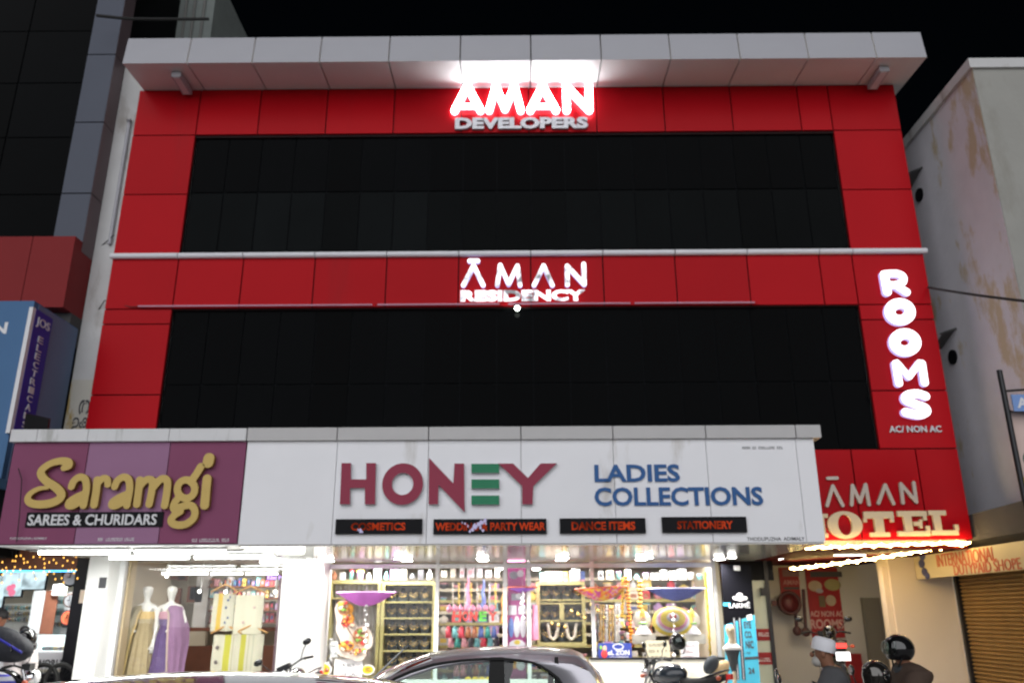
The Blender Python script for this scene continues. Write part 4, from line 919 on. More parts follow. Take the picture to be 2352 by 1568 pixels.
bustrow(1240, 1340, 1375, 2.24, 4, .22); bustrow(1240, 1286, 1423, 2.24, 2, .22); bustrow(1294, 1342, 1423, 2.24, 3, .2); bustrow(1240, 1342, 1472, 2.24, 3, .27)
ped = mat('ivory_card', (.66, .62, .52), .6)
for (x, lb) in ((1271, 'ivory U shaped stand left in the lowest tier'), (1313, 'ivory U shaped stand right in the lowest tier')):
    q = P(x, 1472, 2.16); mb = MB(); mb.tube([(q.x-.09, 2.16, q.z+.3), (q.x-.06, 2.16, q.z+.08), (q.x, 2.16, q.z+.03), (q.x+.06, 2.16, q.z+.08), (q.x+.09, 2.16, q.z+.3)], .03, 8); tag(mb.build('ivory_stand', ped), lb, 'stand')
# crowded rear shelves and upper boxes
RS = thing('shelf_unit', (0, 3.6, .42), 'long rear shelves full of small goods seen through the ladies shop window', 'shelf')
for y in (1328, 1352, 1378, 1404, 1430, 1456, 1482, 1510, 1538, 1566):
    plane_on('shelf', 700, y, 1652, y+3, 3.4, M['olive'] if y % 4 else M['creamw'], RS, .5)
for y in (1352, 1378, 1404, 1430, 1456, 1482, 1510, 1538, 1566): 
    goods(712, 1645, y, 3.42, 32, .09, .19, 'small coloured box or bottle on the rear shelves of the ladies shop', 'goods on the rear shelves', 'goods packet', (0, 1), SHc+[SHc[2], SHc[9], M['offw'], M['cream_l'], SHc[8]])
goods(735, 996, 1331, 2.15, 13, .12, .2, 'jar or box on top of the left display cases', 'goods on the left cases', 'goods packet', (0, 1), [SHc[2], SHc[6], SHc[9], SHc[3], SHc[4], SHc[5], SHc[7]])
for (x0, x1, y0, m_, lb) in ((1240, 1252, 1314, 'goods_5', 'teal box on top of the right case'), (1253, 1291, 1312, 'goods_2', 'white box with pink edge on top of the right case'), (1293, 1304, 1312, 'goods_6', 'yellow tub on top of the right case'), (1309, 1333, 1310, 'goods_9', 'pale blue carton on top of the right case'), (1334, 1344, 1311, 'goods_1', 'dark blue pack on top of the right case')):
    a, b = P(x0, y0, 2.12), P(x1, 1334, 2.12); mb = MB(); mb.box(a.x, b.x, 2.12, 2.3, b.z, a.z); mb.box(a.x+.006, b.x-.006, 2.114, 2.118, b.z, b.z+.03, 1); tag(mb.build('carton', [bpy.data.materials[m_], SHc[8]]), lb, 'carton')
# purple pictured column with three white pillow bottles
o = thing('printed_column', (P(1188, 1400, 1.75).x, 1.75, .42), 'purple printed column between the window halves, with bottles pictured', 'column')
a, b = P(1166, 1285, 1.72), P(1209, 1568, 1.72); mb = MB(); mb.box(a.x, b.x, 1.72, 2.1, .42, 2.55); mb.build('shaft', mat('purple_print', (.42, .08, .26), .4, 0, .4, .12, 3), o)
def prints(o, items, Y):
    mats = []; mb = MB()
    for k, (kind, x, y, w_, h_, m_) in enumerate(items):
        if m_ not in mats: mats.append(m_)
        q = P(x, y, Y); sx, sz = w_*.0077, h_*.0077; yy = Y-.003-.0015*k
        if kind == 'e': mb.ell((q.x, yy, q.z), (sx/2, .002, sz/2), 14, 6, mats.index(m_))
        else: mb.box(q.x-sx/2, q.x+sx/2, yy-.001, yy, q.z-sz/2, q.z+sz/2, mats.index(m_))
    return mb.build('print', mats, o)
G = lambda n, c: mat(n, c, .5, 0, .3, .15, 10)
wh, gy, bl, yl, rd, br, pkp, orr, gr_ = G('p_white', (.72, .70, .76)), G('p_grey', (.3, .3, .36)), G('p_blue', (.16, .24, .55)), G('p_yellow', (.75, .58, .1)), G('p_red', (.6, .05, .05)), G('p_brown', (.33, .15, .08)), G('p_pink', (.7, .3, .45)), G('p_orange', (.75, .35, .06)), G('p_green', (.2, .42, .08))
prints(o, [('e', 1180, 1320, 20, 18, gy), ('e', 1195, 1316, 16, 16, wh), ('b', 1190, 1370, 30, 14, gy), ('e', 1192, 1368, 16, 12, wh), ('b', 1177, 1400, 18, 20, wh), ('b', 1199, 1400, 16, 18, wh), ('e', 1174, 1440, 12, 42, bl), ('e', 1187, 1438, 14, 46, wh), ('e', 1201, 1438, 14, 46, wh), ('e', 1188, 1482, 38, 26, wh), ('e', 1188, 1474, 14, 10, yl), ('e', 1182, 1520, 26, 26, orr), ('e', 1196, 1525, 20, 24, wh)], 1.72)
# food picture cut out
o = thing('picture_board', P(810, 1505, 1.5), 'cut out picture of bowls of food with chopsticks hanging in the left window', 'picture')
mb = MB(); strokes(mb, [([(lambda p: (p.x, p.z))(P(*q, 1.5)) for q in pts], r*.0077) for pts, r in (([(788, 1398), (795, 1440)], 18), ([(795, 1440), (815, 1485)], 22), ([(790, 1490), (825, 1500)], 15), ([(830, 1462), (833, 1470)], 22))], 1.52, .015, .02); mb.build('card', G('card_white', (.60, .52, .45)), o)
prints(o, [('e', 790, 1395, 30, 30, br), ('e', 803, 1398, 18, 22, orr), ('e', 800, 1420, 26, 26, orr), ('e', 795, 1428, 22, 18, rd), ('e', 828, 1462, 36, 40, G('p_bowl', (.5, .33, .2))), ('e', 829, 1460, 30, 33, br), ('e', 823, 1453, 10, 12, gr_), ('e', 833, 1474, 9, 12, rd), ('e', 796, 1482, 34, 22, orr), ('e', 820, 1495, 18, 14, br), ('e', 836, 1492, 12, 9, orr)], 1.50)
fm = [br, orr, rd, G('p_cream', (.66, .55, .4)), G('p_dark', (.16, .06, .04)), gr_]; mb = MB(); rg3 = random.Random(8)
for k in range(90):
    cx3, cy3, rx3, ry3 = rg3.choice(((790, 1396, 15, 15), (801, 1425, 14, 16), (829, 1462, 16, 18), (796, 1482, 18, 12), (820, 1494, 22, 7)))
    an = rg3.uniform(0, 6.28); rr = rg3.random()**.5; q = P(cx3+rx3*rr*math.cos(an), cy3+ry3*rr*math.sin(an), 1.5); r_ = rg3.uniform(.010, .028); mb.ell((q.x, 1.472-.0003*k, q.z), (r_*rg3.uniform(.7, 1.6), .002, r_), 8, 4, rg3.randrange(6))
mb.build('food_print', fm, o)
mb = MB(); a, b = P(796, 1438, 1.42), P(822, 1478, 1.42); mb.tube([a, b], .008, 6); mb.build('chopsticks', M['wood'], o)
# hanging cloth canopies: shallow upside down parasols
def canopy(xc, y, w_, d, m_, m2, lab, Y=1.2, tilt=0):
    q = P(xc, y, Y); rr = w_/2*.00745; o = thing('hanging_parasol', (q.x, Y, q.z-d), lab, 'parasol'); n = 24; mb = MB(); vs = []
    for j in range(7):
        t = j/6; r_ = rr*t
        for i in range(n): a = 2*math.pi*i/n; sc = 1-.06*abs(math.sin(4*a)); vs.append((q.x+r_*sc*math.cos(a), Y+r_*sc*.6*math.sin(a), q.z-d*(1-t**1.7)*1+tilt*r_*math.cos(a)))
    mb.add(vs, [(j*n+i, j*n+(i+1) % n, (j+1)*n+(i+1) % n, (j+1)*n+i) for j in range(6) for i in range(n)], True); mb.build('cloth', m_, o)
    mb = MB(); pts = [(v[0], v[1], v[2]+.008) for v in vs[-n:]]; mb.tube(pts+[pts[0]], .012, 5); mb.build('rim', m2, o)
    mb = MB(); mb.tube([(q.x, Y, q.z-d), (q.x, Y, 2.58)], .004, 4); mb.build('cord', M['offw'], o)
canopy(841, 1361, 128, .21, mat('violet_cloth', (.36, .10, .38), .7, 0, .2, .1, 6), mat('violet_rim', (.55, .3, .55), .6), 'violet cloth parasol hanging upside down at the left')
canopy(1200, 1349, 66, .07, mat('orange_violet_cloth', (.28, .10, .50), .6), M['orange'], 'flat orange rimmed violet parasol in front of the purple column')
oc = mat('orange_patched_cloth', (.80, .22, .04), .7)
n_ = oc.node_tree; v_ = n_.nodes.new('ShaderNodeTexVoronoi'); v_.inputs['Scale'].default_value = 28; r_ = n_.nodes.new('ShaderNodeValToRGB'); r_.color_ramp.interpolation = 'CONSTANT'
for p_, c_ in ((.35, (.75, .45, .05)), (.6, (.55, .06, .30)), (.8, (.75, .5, .4))): e_ = r_.color_ramp.elements.new(p_); e_.color = (*c_, 1)
r_.color_ramp.elements[0].color = (.75, .15, .03, 1); tc_ = n_.nodes.new('ShaderNodeTexCoord'); n_.links.new(tc_.outputs['Object'], v_.inputs[0]); n_.links.new(v_.outputs['Color'], r_.inputs[0]); n_.links.new(r_.outputs[0], n_.nodes['Principled BSDF'].inputs[0])
canopy(1382, 1350, 118, .20, oc, M['orange'], 'orange patchwork parasol hanging across the right mullion', tilt=.05)
canopy(1552, 1352, 128, .19, mat('blue_white_cloth', (.10, .12, .34), .7, 0, .2, .5, 40), mat('blue_rim', (.5, .5, .7), .6), 'blue patterned parasol hanging in the right window')
# inner red and green word, plush row, pouches
o = thing('hanging_letters', P(1085, 1432, 1.9), 'red and green cut out letters hanging in the middle window', 'letters')
rc, gc = mat('red_foam', (.72, .05, .03), .6), mat('green_foam', (.12, .62, .04), .6)
for i, (ch, x0, x1, m_) in enumerate((('H', 1040, 1059, rc), ('O', 1062, 1076, rc), ('N', 1079, 1096, rc), ('E', 1101, 1118, gc), ('Y', 1122, 1142, rc))):
    mb = MB(); a, b = P(x0, 1402+i*.5, 1.9), P(x1, 1425, 1.9); text(mb, ch, a.x, b.x, b.z, a.z, 1.92, .03, .04); mb.build('letter', m_, o)
for i, x in enumerate((1032, 1045, 1058, 1071, 1086, 1100, 1115, 1130)):
    q = P(x, 1398, 2.0); mb = MB(); mb.ell(q, (.05, .05, .06), 10, 8); mb.ell((q.x, q.y-.03, q.z+.05), (.02, .02, .03), 8, 6); tag(mb.build('plush_ball', pkp), 'pale pink fluffy ball hanging above the red and green letters', 'plush', 'pink balls in the middle window')
pc = [SHc[0], SHc[1], SHc[5], SHc[3], SHc[7], G('teal_cloth', (.05, .28, .24)), SHc[8]]
for j, y in enumerate((1452, 1474, 1512, 1540)):
    for i in range(8):
        q = P(1030+i*15+j*6, y, 2.0+.1*j); mb = MB(); h = .17
        mb.add([(q.x-.055, 2.0+.1*j, q.z-h/2), (q.x+.055, 2.0+.1*j, q.z-h/2), (q.x+.035, 2.0+.1*j, q.z+h/2), (q.x-.035, 2.0+.1*j, q.z+h/2), (q.x-.05, 2.05+.1*j, q.z-h/2), (q.x+.05, 2.05+.1*j, q.z-h/2), (q.x+.03, 2.03+.1*j, q.z+h/2), (q.x-.03, 2.03+.1*j, q.z+h/2)], [(0,1,2,3),(0,4,5,1),(1,5,6,2),(2,6,7,3),(3,7,4,0)], True)
        mb.ell((q.x, 2.0+.1*j, q.z+h/2), (.03, .02, .02), 8, 6); tag(mb.build('pouch', rg.choice(pc)), 'coloured cloth pouch hanging in the middle window', 'pouch', 'pouches in the middle window')
for i, (x, y0, y1, m_, lb) in enumerate(((1075, 1325, 1395, pkp, 'pale pink ribbon hanging in the middle window'), (1110, 1330, 1398, bl, 'pale blue ribbon hanging in the middle window'), (1156, 1345, 1430, orr, 'orange ribbon beside the purple column'))):
    a, b = P(x, y0, 2.1), P(x, y1, 2.1); mb = MB(); pts = [a.lerp(b, k/8)+Vector((.012*math.sin(k*1.3), 0, 0)) for k in range(9)]
    mb.add([(p.x-.016-.004*k, p.y, p.z) for k, p in enumerate(pts)]+[(p.x+.016+.004*k, p.y, p.z) for k, p in enumerate(pts)]+[(p.x, p.y+.02, p.z) for p in pts], [(k, k+1, 10+k, 9+k) for k in range(8)]+[(k, 18+k, 19+k, k+1) for k in range(8)]+[(9+k, 10+k, 19+k, 18+k) for k in range(8)], True); tag(mb.build('ribbon', m_), lb, 'ribbon')
# right hand window: garlands, haloed figures, notices
def garland(x, y0, y1, r, m_, lab, Y=1.9, x2=None, grp=None):
    a, b = P(x, y0, Y), P(x2 or x, y1, Y); mb = MB(); n = max(6, int((a.z-b.z)/(r*1.15)))
    for k in range(n+1): p = a.lerp(b, k/n); mb.ell((p.x+r*.15*math.sin(k*2.1), p.y, p.z), (r*(.85+.15*math.sin(k*1.3)), r, r*.62), 9, 6)
    tag(mb.build('garland', m_), lab, 'garland', grp)
garland(1438, 1325, 1482, .05, G('marigold', (.78, .30, .02)), 'thick orange garland in the right window', 1.9, 1452)
garland(1430, 1330, 1415, .035, G('yellow_flower', (.72, .50, .03)), 'yellow garland left of the thick orange one', 1.95)
garland(1470, 1335, 1432, .06, mat('gold_tinsel', (.6, .38, .08), .3, .6, .5, .4, 40), 'gold tinsel bunch right of the orange garland', 2.0)
garland(1620, 1315, 1510, .03, G('yellow_bead', (.66, .50, .05)), 'long yellow bead string near the right end of the window', 1.9, 1632)
o = thing('dance_halo', P(1545, 1460, 1.75), 'round ringed yellow and pink dance headpiece in the right window', 'headpiece'); q = P(1545, 1426, 1.75)
for k, (r_, m_, nm) in enumerate(((.34, yl, 'outer_ring'), (.29, wh, 'white_ring'), (.255, pkp, 'pink_ring'), (.215, yl, 'inner_ring'), (.11, wh, 'white_disc'), (.06, rd, 'red_boss'))):
    mb = MB(); mb.lathe([(.001, .03), (r_*.97, .02), (r_, .0), (r_, -.03)], (q.x, 1.75-.012*k, q.z-.0+.045*k*.35), 36, 0, Matrix.Rotation(R(90), 3, 'X'), 1, .70); mb.build(nm, m_, o)
for (x, lb) in ((1478, 'small figure with round halo, left of the ringed headpiece'), (1592, 'small figure with round halo, right of the ringed headpiece')):
    q = P(x, 1455, 1.8); o = thing('festival_doll', q, lb, 'doll')
    mb = MB(); mb.lathe([(.001, .03), (.15, .02), (.155, 0)], (q.x, 1.9, q.z+.22), 24, 0, Matrix.Rotation(R(90), 3, 'X')); mb.build('halo', G('halo_%d' % x, (.55, .52, .46)), o)
    mb = MB(); mb.lathe([(.14, 0), (.12, .05), (.06, .12), (.07, .17), (.035, .2)], q, 14); mb.build('dress', wh, o); mb = MB(); mb.ell((q.x, q.y, q.z+.24), (.035, .035, .045), 12, 8); mb.build('face', G('doll_face_%d' % x, (.6, .38, .25)), o)
    mb = MB(); mb.lathe([(.055, .27), (.045, .31), (.05, .33), (.035, .37), (.001, .42)], (q.x, q.y, q.z), 12); mb.build('crown', orr if x < 1500 else yl, o); mb = MB(); mb.torus((q.x, q.y-.01, q.z+.17), .06, .018, 16, 6, 'z'); mb.build('green_collar', gr_, o)
    a = P(x, 1455, 1.78); mb = MB(); mb.box(a.x-.19, a.x+.19, 1.7, 1.95, a.z-.15, a.z-.002); tag(mb.build('carton', [SHc[2]]), 'pale carton under the %s haloed figure' % ('left' if x < 1500 else 'right'), 'carton')
def notice(x0, y0, x1, y1, m_, lines, lab, seed, Y=GY-.04, cols=9, ink=None):
    a, b = P(x0, y0, Y), P(x1, y1, Y); o = thing('paper_notice', ((a.x+b.x)/2, Y, b.z), lab, 'notice'); mb = MB(); mb.box(a.x, b.x, Y, Y+.004, b.z, a.z); mb.build('sheet', m_, o); mb = MB(); H = a.z-b.z; Wd = b.x-a.x
    for i in range(lines): z = a.z-H*(i+.62)/(lines+.25); scribble(mb, a.x+Wd*.12, b.x-Wd*.1, z-H*.09, z+H*.045, Y-.002, cols, 0, seed+i)
    mb.build('print', ink or M['ink'], o)
notice(769, 1513, 831, 1560, M['offw'], 2, 'white sheet with two lines of print under the food picture', 31)
notice(1483, 1470, 1540, 1517, mat('cream_sheet', (.62, .56, .40), .6), 3, 'cream sheet with three lines of print left of the hanging helmet', 41)
notice(1562, 1472, 1607, 1516, M['offw'], 3, 'white sheet with three lines of print right of the hanging helmet', 51, ink=mat('pale_red_ink', (.5, .3, .3), .6))
notice(760, 1472, 775, 1508, mat('pale_grey_sheet', (.5, .52, .52), .6), 2, 'small pale grey sheet left of the food picture', 61, 1.55, 4)
for (x, y, w_, lb) in ((739, 1537, 40, 'yellow oval sticker near the left window corner'), (845, 1537, 26, 'yellow oval sticker half behind the two line notice'), (866, 1565, 30, 'yellow oval sticker just above the car bonnet')):
    q = P(x, y, GY-.02); o = thing('oval_sticker', (q.x, q.y, q.z-.1), lb, 'sticker'); mb = MB(); mb.ring((q.x, q.z), (w_*.0042, w_*.0030), (w_*.0035, w_*.0024), GY-.024, GY-.02, 28); mb.build('border', M['offw'], o); mb = MB(); mb.prism([(q.x+w_*.0035*math.cos(R(t)), q.z+w_*.0024*math.sin(R(t))) for t in range(0, 360, 12)], GY-.026, GY-.02); mb.build('face', G('sticker_%d' % x, (.70, .46, .02)), o); mb = MB(); scribble(mb, q.x-w_*.0026, q.x+w_*.0026, q.z-.03, q.z+.03, GY-.027, 5, 0, x); mb.build('print', M['ink'], o)
for i, x in enumerate((1075, 1091, 1107, 1123, 1138)):
    q = P(x, 1562, GY-.02); mb = MB(); mb.lathe([(.001, 0), (.06, 0)], q, 18, 0, Matrix.Rotation(R(90), 3, 'X')); mb.ell((q.x, q.y-.004, q.z), (.028, .004, .028), 10, 6, 1); tag(mb.build('round_sticker', [G('sunflower_%d' % i, (.72, .50, .02)), br]), 'round yellow sticker with brown middle low on the window', 'sticker', 'round stickers seen through the car')
o = thing('brand_board', P(1410, 1512, GY-.2), 'navy counter card with white lettering and a dark haired face', 'advert board'); plane_on('card', 1374, 1476, 1452, 1513, GY-.2, mat('navy_card', (.03, .05, .26), .4), o)
mb = MB(); a, b = P(1396, 1492, GY-.2), P(1446, 1503, GY-.2); text(mb, 'eL ZON', a.x, b.x, b.z, a.z, GY-.201, .004, .03); a, b = P(1400, 1506, GY-.2), P(1444, 1510, GY-.2); scribble(mb, a.x, b.x, b.z, a.z, GY-.201, 12, 0, 9); q = P(1420, 1484, GY-.2); mb.ring((q.x, q.z), (.09, .05), (.075, .036), GY-.205, GY-.201, 24); mb.build('lettering', M['offw'], o)
prints(o, [('e', 1389, 1488, 9, 12, G('p_skin', (.55, .36, .27))), ('e', 1388, 1501, 14, 16, rd), ('e', 1380, 1486, 5, 9, gr_)], GY-.2)
# toys at the left end of the window
q = P(737, 1420, 1.9); o = thing('toy_pack', (q.x, 1.9, q.z-.2), 'blue and red toy pack hanging at the left end of the window', 'toy')
mb = MB(); mb.cbox((q.x, 1.9, q.z), (.24, .12, .32)); mb.build('pack', mat('toy_blue', (.05, .09, .36), .4), o); mb = MB(); mb.ell((q.x+.05, 1.88, q.z+.24), (.07, .06, .1), 12, 8); mb.cbox((q.x, 1.88, q.z-.19), (.25, .12, .07)); mb.build('red_trim', mat('toy_red', (.5, .04, .04), .4), o)
q = P(737, 1454, 1.9); mb = MB(); mb.ell(q, (.11, .11, .11), 18, 12); tag(mb.build('ball', G('yellow_ball', (.75, .58, .02))), 'yellow ball at the left end of the window', 'ball')
q = P(738, 1500, 1.95); mb = MB(); rg2 = random.Random(5)
for k in range(26): mb.ell((q.x+rg2.uniform(-.16, .16), 1.95+rg2.uniform(-.05, .05), q.z+rg2.uniform(-.3, .22)), (.05, .03, .07), 8, 5)
tag(mb.build('packed_bangles', mat('clear_grey_packets', (.3, .3, .3), .2, .3, .5, .3, 20)), 'grey heap of plastic packets under the yellow ball', 'packets')
q = P(1228, 1428, 1.9); mb = MB(); mb.add([(q.x-.07, 1.9, q.z-.28), (q.x+.07, 1.9, q.z-.28), (q.x+.05, 1.9, q.z+.28), (q.x-.03, 1.9, q.z+.28), (q.x, 1.98, q.z-.28), (q.x, 1.94, q.z+.28)], [(0,1,2,3),(1,4,5,2),(4,0,3,5)], True); tag(mb.build('pink_cloth', pkp), 'pink cloth hanging right of the purple column', 'cloth')
for i in range(9): garland(1372+i*7 if i < 8 else 1490, 1390, 1470, .028, rg.choice([SHc[2], SHc[9], G('amber_%d' % i, (.4, .25, .08)), SHc[3]]), 'hanging strand of small charms behind the right window', 2.3, None, 'charm strands, right')
for i in range(8): garland(1040+i*14, 1338, 1392, .018, rg.choice([SHc[2], SHc[9], SHc[7], SHc[6]]), 'hanging strand of small charms behind the middle window', 2.4, None, 'charm strands, middle')
for i in range(9):
    garland(772+i*10.5, 1345, 1372 if i < 7 else 1368, .02, M['silver'], 'silver strand hanging at the top of the left display case', 2.25, None, 'silver strands in the left case')
    garland(776+i*10, 1385, 1500+6*(i % 3), .016, mat('silver_strand_%d' % i, (.45+.03*(i % 4), .45, .46), .3, .5), 'long silver strand behind the food picture', 2.28, None, 'long silver strands in the left case')
bead = mat('crystal_bead', (.9, .9, .92), .15, 0, .8); gb = mat('gold_ball', (.85, .62, .18), .22, .7)
rg = random.Random(77)
for x, y0, y1, Yc, lb in ((1547, 1388, 1505, 1.15, 'crystal bead string hanging from the blue parasol'), (840, 1388, 1500, 1.15, 'crystal bead string hanging from the violet parasol'), (1200, 1356, 1420, 1.15, 'crystal bead string hanging from the flat orange rimmed parasol')):
    o = thing('bead_string', P(x, y1, Yc), lb, 'bead string'); a, b = P(x, y0, Yc), P(x, y1, Yc); mb = MB(); mb.tube([a, b], .003, 4); mb.build('thread', M['offw'], o); k = 0
    while k < 1:
        q = a.lerp(b, k); mb = MB(); r_ = rg.choice((.014, .022, .03)); mb.ell((q.x+rg.uniform(-.02, .02), Yc, q.z), (r_, r_, r_), 10, 8); mb.build('bead', bead, o); k += rg.uniform(.06, .13)
for k in range(16):
    t = k/15; q = P(1268+225*t, 1432-44*math.sin(math.pi*min(1, t*1.15))+14*((k*7) % 3), 1.95); mb = MB(); mb.ell(q, (.032, .032, .03), 12, 8); mb.torus((q.x, q.y, q.z+.035), .01, .004, 8, 4); tag(mb.build('gold_ball', gb), 'small gold ball hanging in the right half of the ladies shop window', 'ornament', 'gold balls in the window')
lab_ = 'glass jar or carton on the upper shelf behind the window transom'
goods(1010, 1152, 1325, 2.3, 7, .10, .16, 'white carton on the upper shelf of the middle window', 'cartons of the middle window', 'carton', (0,), [SHc[2], SHc[9], M['offw']])
goods(1370, 1640, 1330, 2.3, 13, .10, .18, 'pale carton on the upper shelf of the right window', 'cartons of the right window', 'carton', (0, 1), [SHc[2], SHc[9], SHc[8], SHc[5], M['offw']])
goods(1372, 1500, 1470, 2.5, 10, .10, .2, 'small box stacked behind the charm strands', 'boxes behind the strands', 'goods packet', (0,), [SHc[2], SHc[7], SHc[3], SHc[9]])
goods(1372, 1500, 1440, 2.5, 10, .10, .2, 'small box stacked behind the charm strands', 'boxes behind the strands', 'goods packet', (0,), [SHc[2], SHc[7], SHc[3], SHc[9]])
# ------------------------------------------------------------------ entrance passage: standing banner, posters, hose reel, cabinet
SY = 1.0
o = thing('standing_banner', P(1705, 1568, SY), 'tall black and cyan cosmetics banner with mascara tubes beside the shop window', 'banner')
def strip(x0t, x1t, y0, x0b, x1b, y1, Y): return [P(x0t, y0, Y), P(x1t, y0, Y), P(x1b, y1, Y), P(x0b, y1, Y)]
def sheet(name, pts, m_, par, Y, t=.012):
    mb = MB(); mb.prism([(p.x, p.z) for p in pts], Y-t, Y); return mb.build(name, m_, par)
sheet('black_top', [P(1655, 1294, SY), P(1724, 1298, SY), P(1733, 1410, SY), P(1663, 1434, SY)], M['black'], o, SY)
cy = mat('cyan_print', (.06, .42, .60), .45, 0, .4, .1, 3)
lw = P(1668, 1600, SY).z
pa, pb = P(1668, 1590, SY), P(1748, 1590, SY)
sheet('cyan_field', [P(1663, 1435, SY), P(1733, 1411, SY), pb, pa], cy, o, SY)
mb = MB(); a, b = P(1673, 1381, SY), P(1723, 1395, SY); text(mb, 'LAKMĒ', a.x, b.x, b.z, a.z, SY-.014, .006, .012); q = P(1699, 1370, SY)
for dx, dz, r in ((-.07, -.02, .04), (.07, -.02, .04), (0, .03, .04), (0, -.03, .05)): mb.ell((q.x+dx, SY-.016-.002*(r*10), q.z+dz), (r*1.3, .003, r*.8), 12, 6)
mb.build('brand_lettering', M['offw'], o)
for (x0, x1, y0, x2, x3, y1, m_) in ((1681, 1688, 1418, 1691, 1698, 1560, 'darkmetal'), (1694, 1702, 1418, 1704, 1712, 1560, 'darkmetal'), (1684, 1686, 1418, 1694, 1696, 1560, 'silver'), (1697, 1699, 1418, 1707, 1709, 1560, 'silver')):
    sheet('mascara_tube', [P(x0, y0, SY), P(x1, y0, SY), P(x3, y1, SY), P(x2, y1, SY)], M[m_], o, SY-.014-(.004 if m_ == 'silver' else 0), .003)
mb = MB()
for s_, x0, x1, y0, y1 in (('EYE', 1707, 1725, 1426, 1442), ('CO.', 1709, 1728, 1448, 1464), ('NIC', 1711, 1731, 1470, 1488), ('24', 1718, 1733, 1532, 1546)):
    a, b = P(x0, y0, SY), P(x1, y1, SY); text(mb, s_, a.x, b.x, b.z, a.z, SY-.013, .004, .03)
a, b = P(1710, 1496, SY), P(1726, 1500, SY); scribble(mb, a.x, b.x, b.z, a.z, SY-.014, 7, 0, 2); mb.build('print', M['ink'], o)
sheet('pale_square', [P(1714, 1412, SY), P(1726, 1409, SY), P(1728, 1422, SY), P(1716, 1424, SY)], M['offw'], o, SY-.014, .003)
sheet('pale_label', [P(1684, 1298, SY), P(1699, 1299, SY), P(1700, 1310, SY), P(1686, 1309, SY)], M['offw'], o, SY-.014, .003)
sheet('cyan_tag', [P(1660, 1383, SY), P(1677, 1383, SY), P(1678, 1391, SY), P(1661, 1391, SY)], cy, o, SY-.014, .003)
sheet('dark_band', [P(1710, 1508, SY), P(1742, 1506, SY), P(1743, 1512, SY), P(1710, 1513, SY)], M['ink'], o, SY-.014, .003)
# passage door
DY = 2.9
o = thing('glass_door', P(1760, 1560, DY), 'pale frosted glass door with dark frame and red bands, left in the passage', 'door')
a, b = P(1727, 1298, DY), P(1778, 1332, DY); mb = MB(); mb.box(a.x-.4, b.x, DY, DY+.06, b.z, 2.66); mb.build('dark_header', M['black'], o)
a, b = P(1726, 1332, DY), P(1778, 1560, DY); mb = MB(); mb.box(a.x-.4, b.x, DY+.01, DY+.03, .22, a.z); mb.build('pane', mat('frosted_pane', (.50, .54, .43), .3), o)
mb = MB(); mb.box(b.x, b.x+.07, DY-.02, DY+.06, .22, 2.66); mb.build('frame', M['darkmetal'], o)
zc = [P(1760, y, DY).z for y in (1443, 1470, 1497, 1525)]
mb = MB(); mb.box(a.x-.4, b.x-.002, DY, DY+.009, zc[1], zc[0]); mb.box(a.x-.4, b.x-.002, DY, DY+.009, zc[3], zc[2]); db = mb.build('red_band', M['postred'], o)
mb = MB(); 
for y in (1452, 1510): p, q = P(1742, y, DY), P(1772, y+8, DY); scribble(mb, p.x, q.x, q.z, p.z, DY-.001, 7, 0, y)
mb.build('print', M['offw'], db)
mb = MB(); mb.cbox((b.x-.05, DY-.02, P(1770, 1358, DY).z), (.1, .05, .14)); mb.build('door_closer', M['darkmetal'], o)
PY = 4.5
def poster(x0, y0, x1, y1, lab): 
    a, b = P(x0, y0, PY), P(x1, y1, PY); o = thing('poster', ((a.x+b.x)/2, PY, b.z), lab, 'poster'); mb = MB(); mb.box(a.x, b.x, PY, PY+.02, b.z, min(a.z, 2.62)); mb.build('sheet', M['postred'], o); return o
p1 = poster(1788, 1300, 1842, 1392, 'red poster with pale capitals behind the hose reel')
mb = MB(); a, b = P(1798, 1331, PY), P(1838, 1342, PY); text(mb, 'AMAN', a.x, b.x, b.z, a.z, PY-.001, .004, .02); mb.build('lettering', mat('pale_red_print', (.45, .22, .22), .6), p1)
prints(p1, [('b', 1816, 1315, 44, 18, G('p_dim', (.2, .1, .1))), ('b', 1818, 1350, 40, 6, M['ink'])], PY)
p2 = poster(1848, 1300, 1942, 1463, 'large red poster for rooms with food pictures and pale capitals')
tanp, olp = G('p_tan', (.38, .30, .22)), G('p_olive', (.30, .27, .12))
prints(p2, [('b', 1897, 1318, 84, 14, M['ink']), ('e', 1872, 1345, 38, 28, tanp), ('e', 1912, 1342, 44, 30, olp), ('e', 1882, 1356, 20, 12, gy), ('e', 1908, 1378, 28, 28, tanp), ('b', 1888, 1380, 16, 28, G('p_darkol', (.12, .09, .05)))], PY)
mb = MB(); plm = mat('pale_pink_print', (.50, .30, .28), .6)
for s_, x0, y0, x1, y1 in (('AC/ NON AC', 1860, 1402, 1938, 1415), ('ROOMS', 1860, 1421, 1938, 1443)): a, b = P(x0, y0, PY), P(x1, y1, PY); text(mb, s_, a.x, b.x, b.z, a.z, PY-.001, .004, .03)
mb.build('lettering', plm, p2)
HY = 4.2; q = P(1812, 1384, HY); o = thing('hose_reel', (q.x, HY, q.z-.3), 'dark red fire hose reel with hanging hoses on the passage wall', 'hose reel')
hr = mat('dark_red_reel', (.08, .008, .009), .5); hb = mat('dark_hose', (.06, .018, .018), .6)
mb = MB()
for k in range(3): mb.torus((q.x, HY-.05+.07*k, q.z), .20-.012*k, .035, 30, 8)
mb.build('coil', hb, o); mb = MB(); mb.lathe([(.001, .06), (.17, .06), (.17, -.06), (.001, -.06)], q, 26, 0, Matrix.Rotation(R(90), 3, 'X')); mb.build('disc', hr, o)
mb = MB(); mb.cbox((q.x-.23, HY+.02, q.z), (.2, .05, .1)); mb.build('bracket', hr, o)
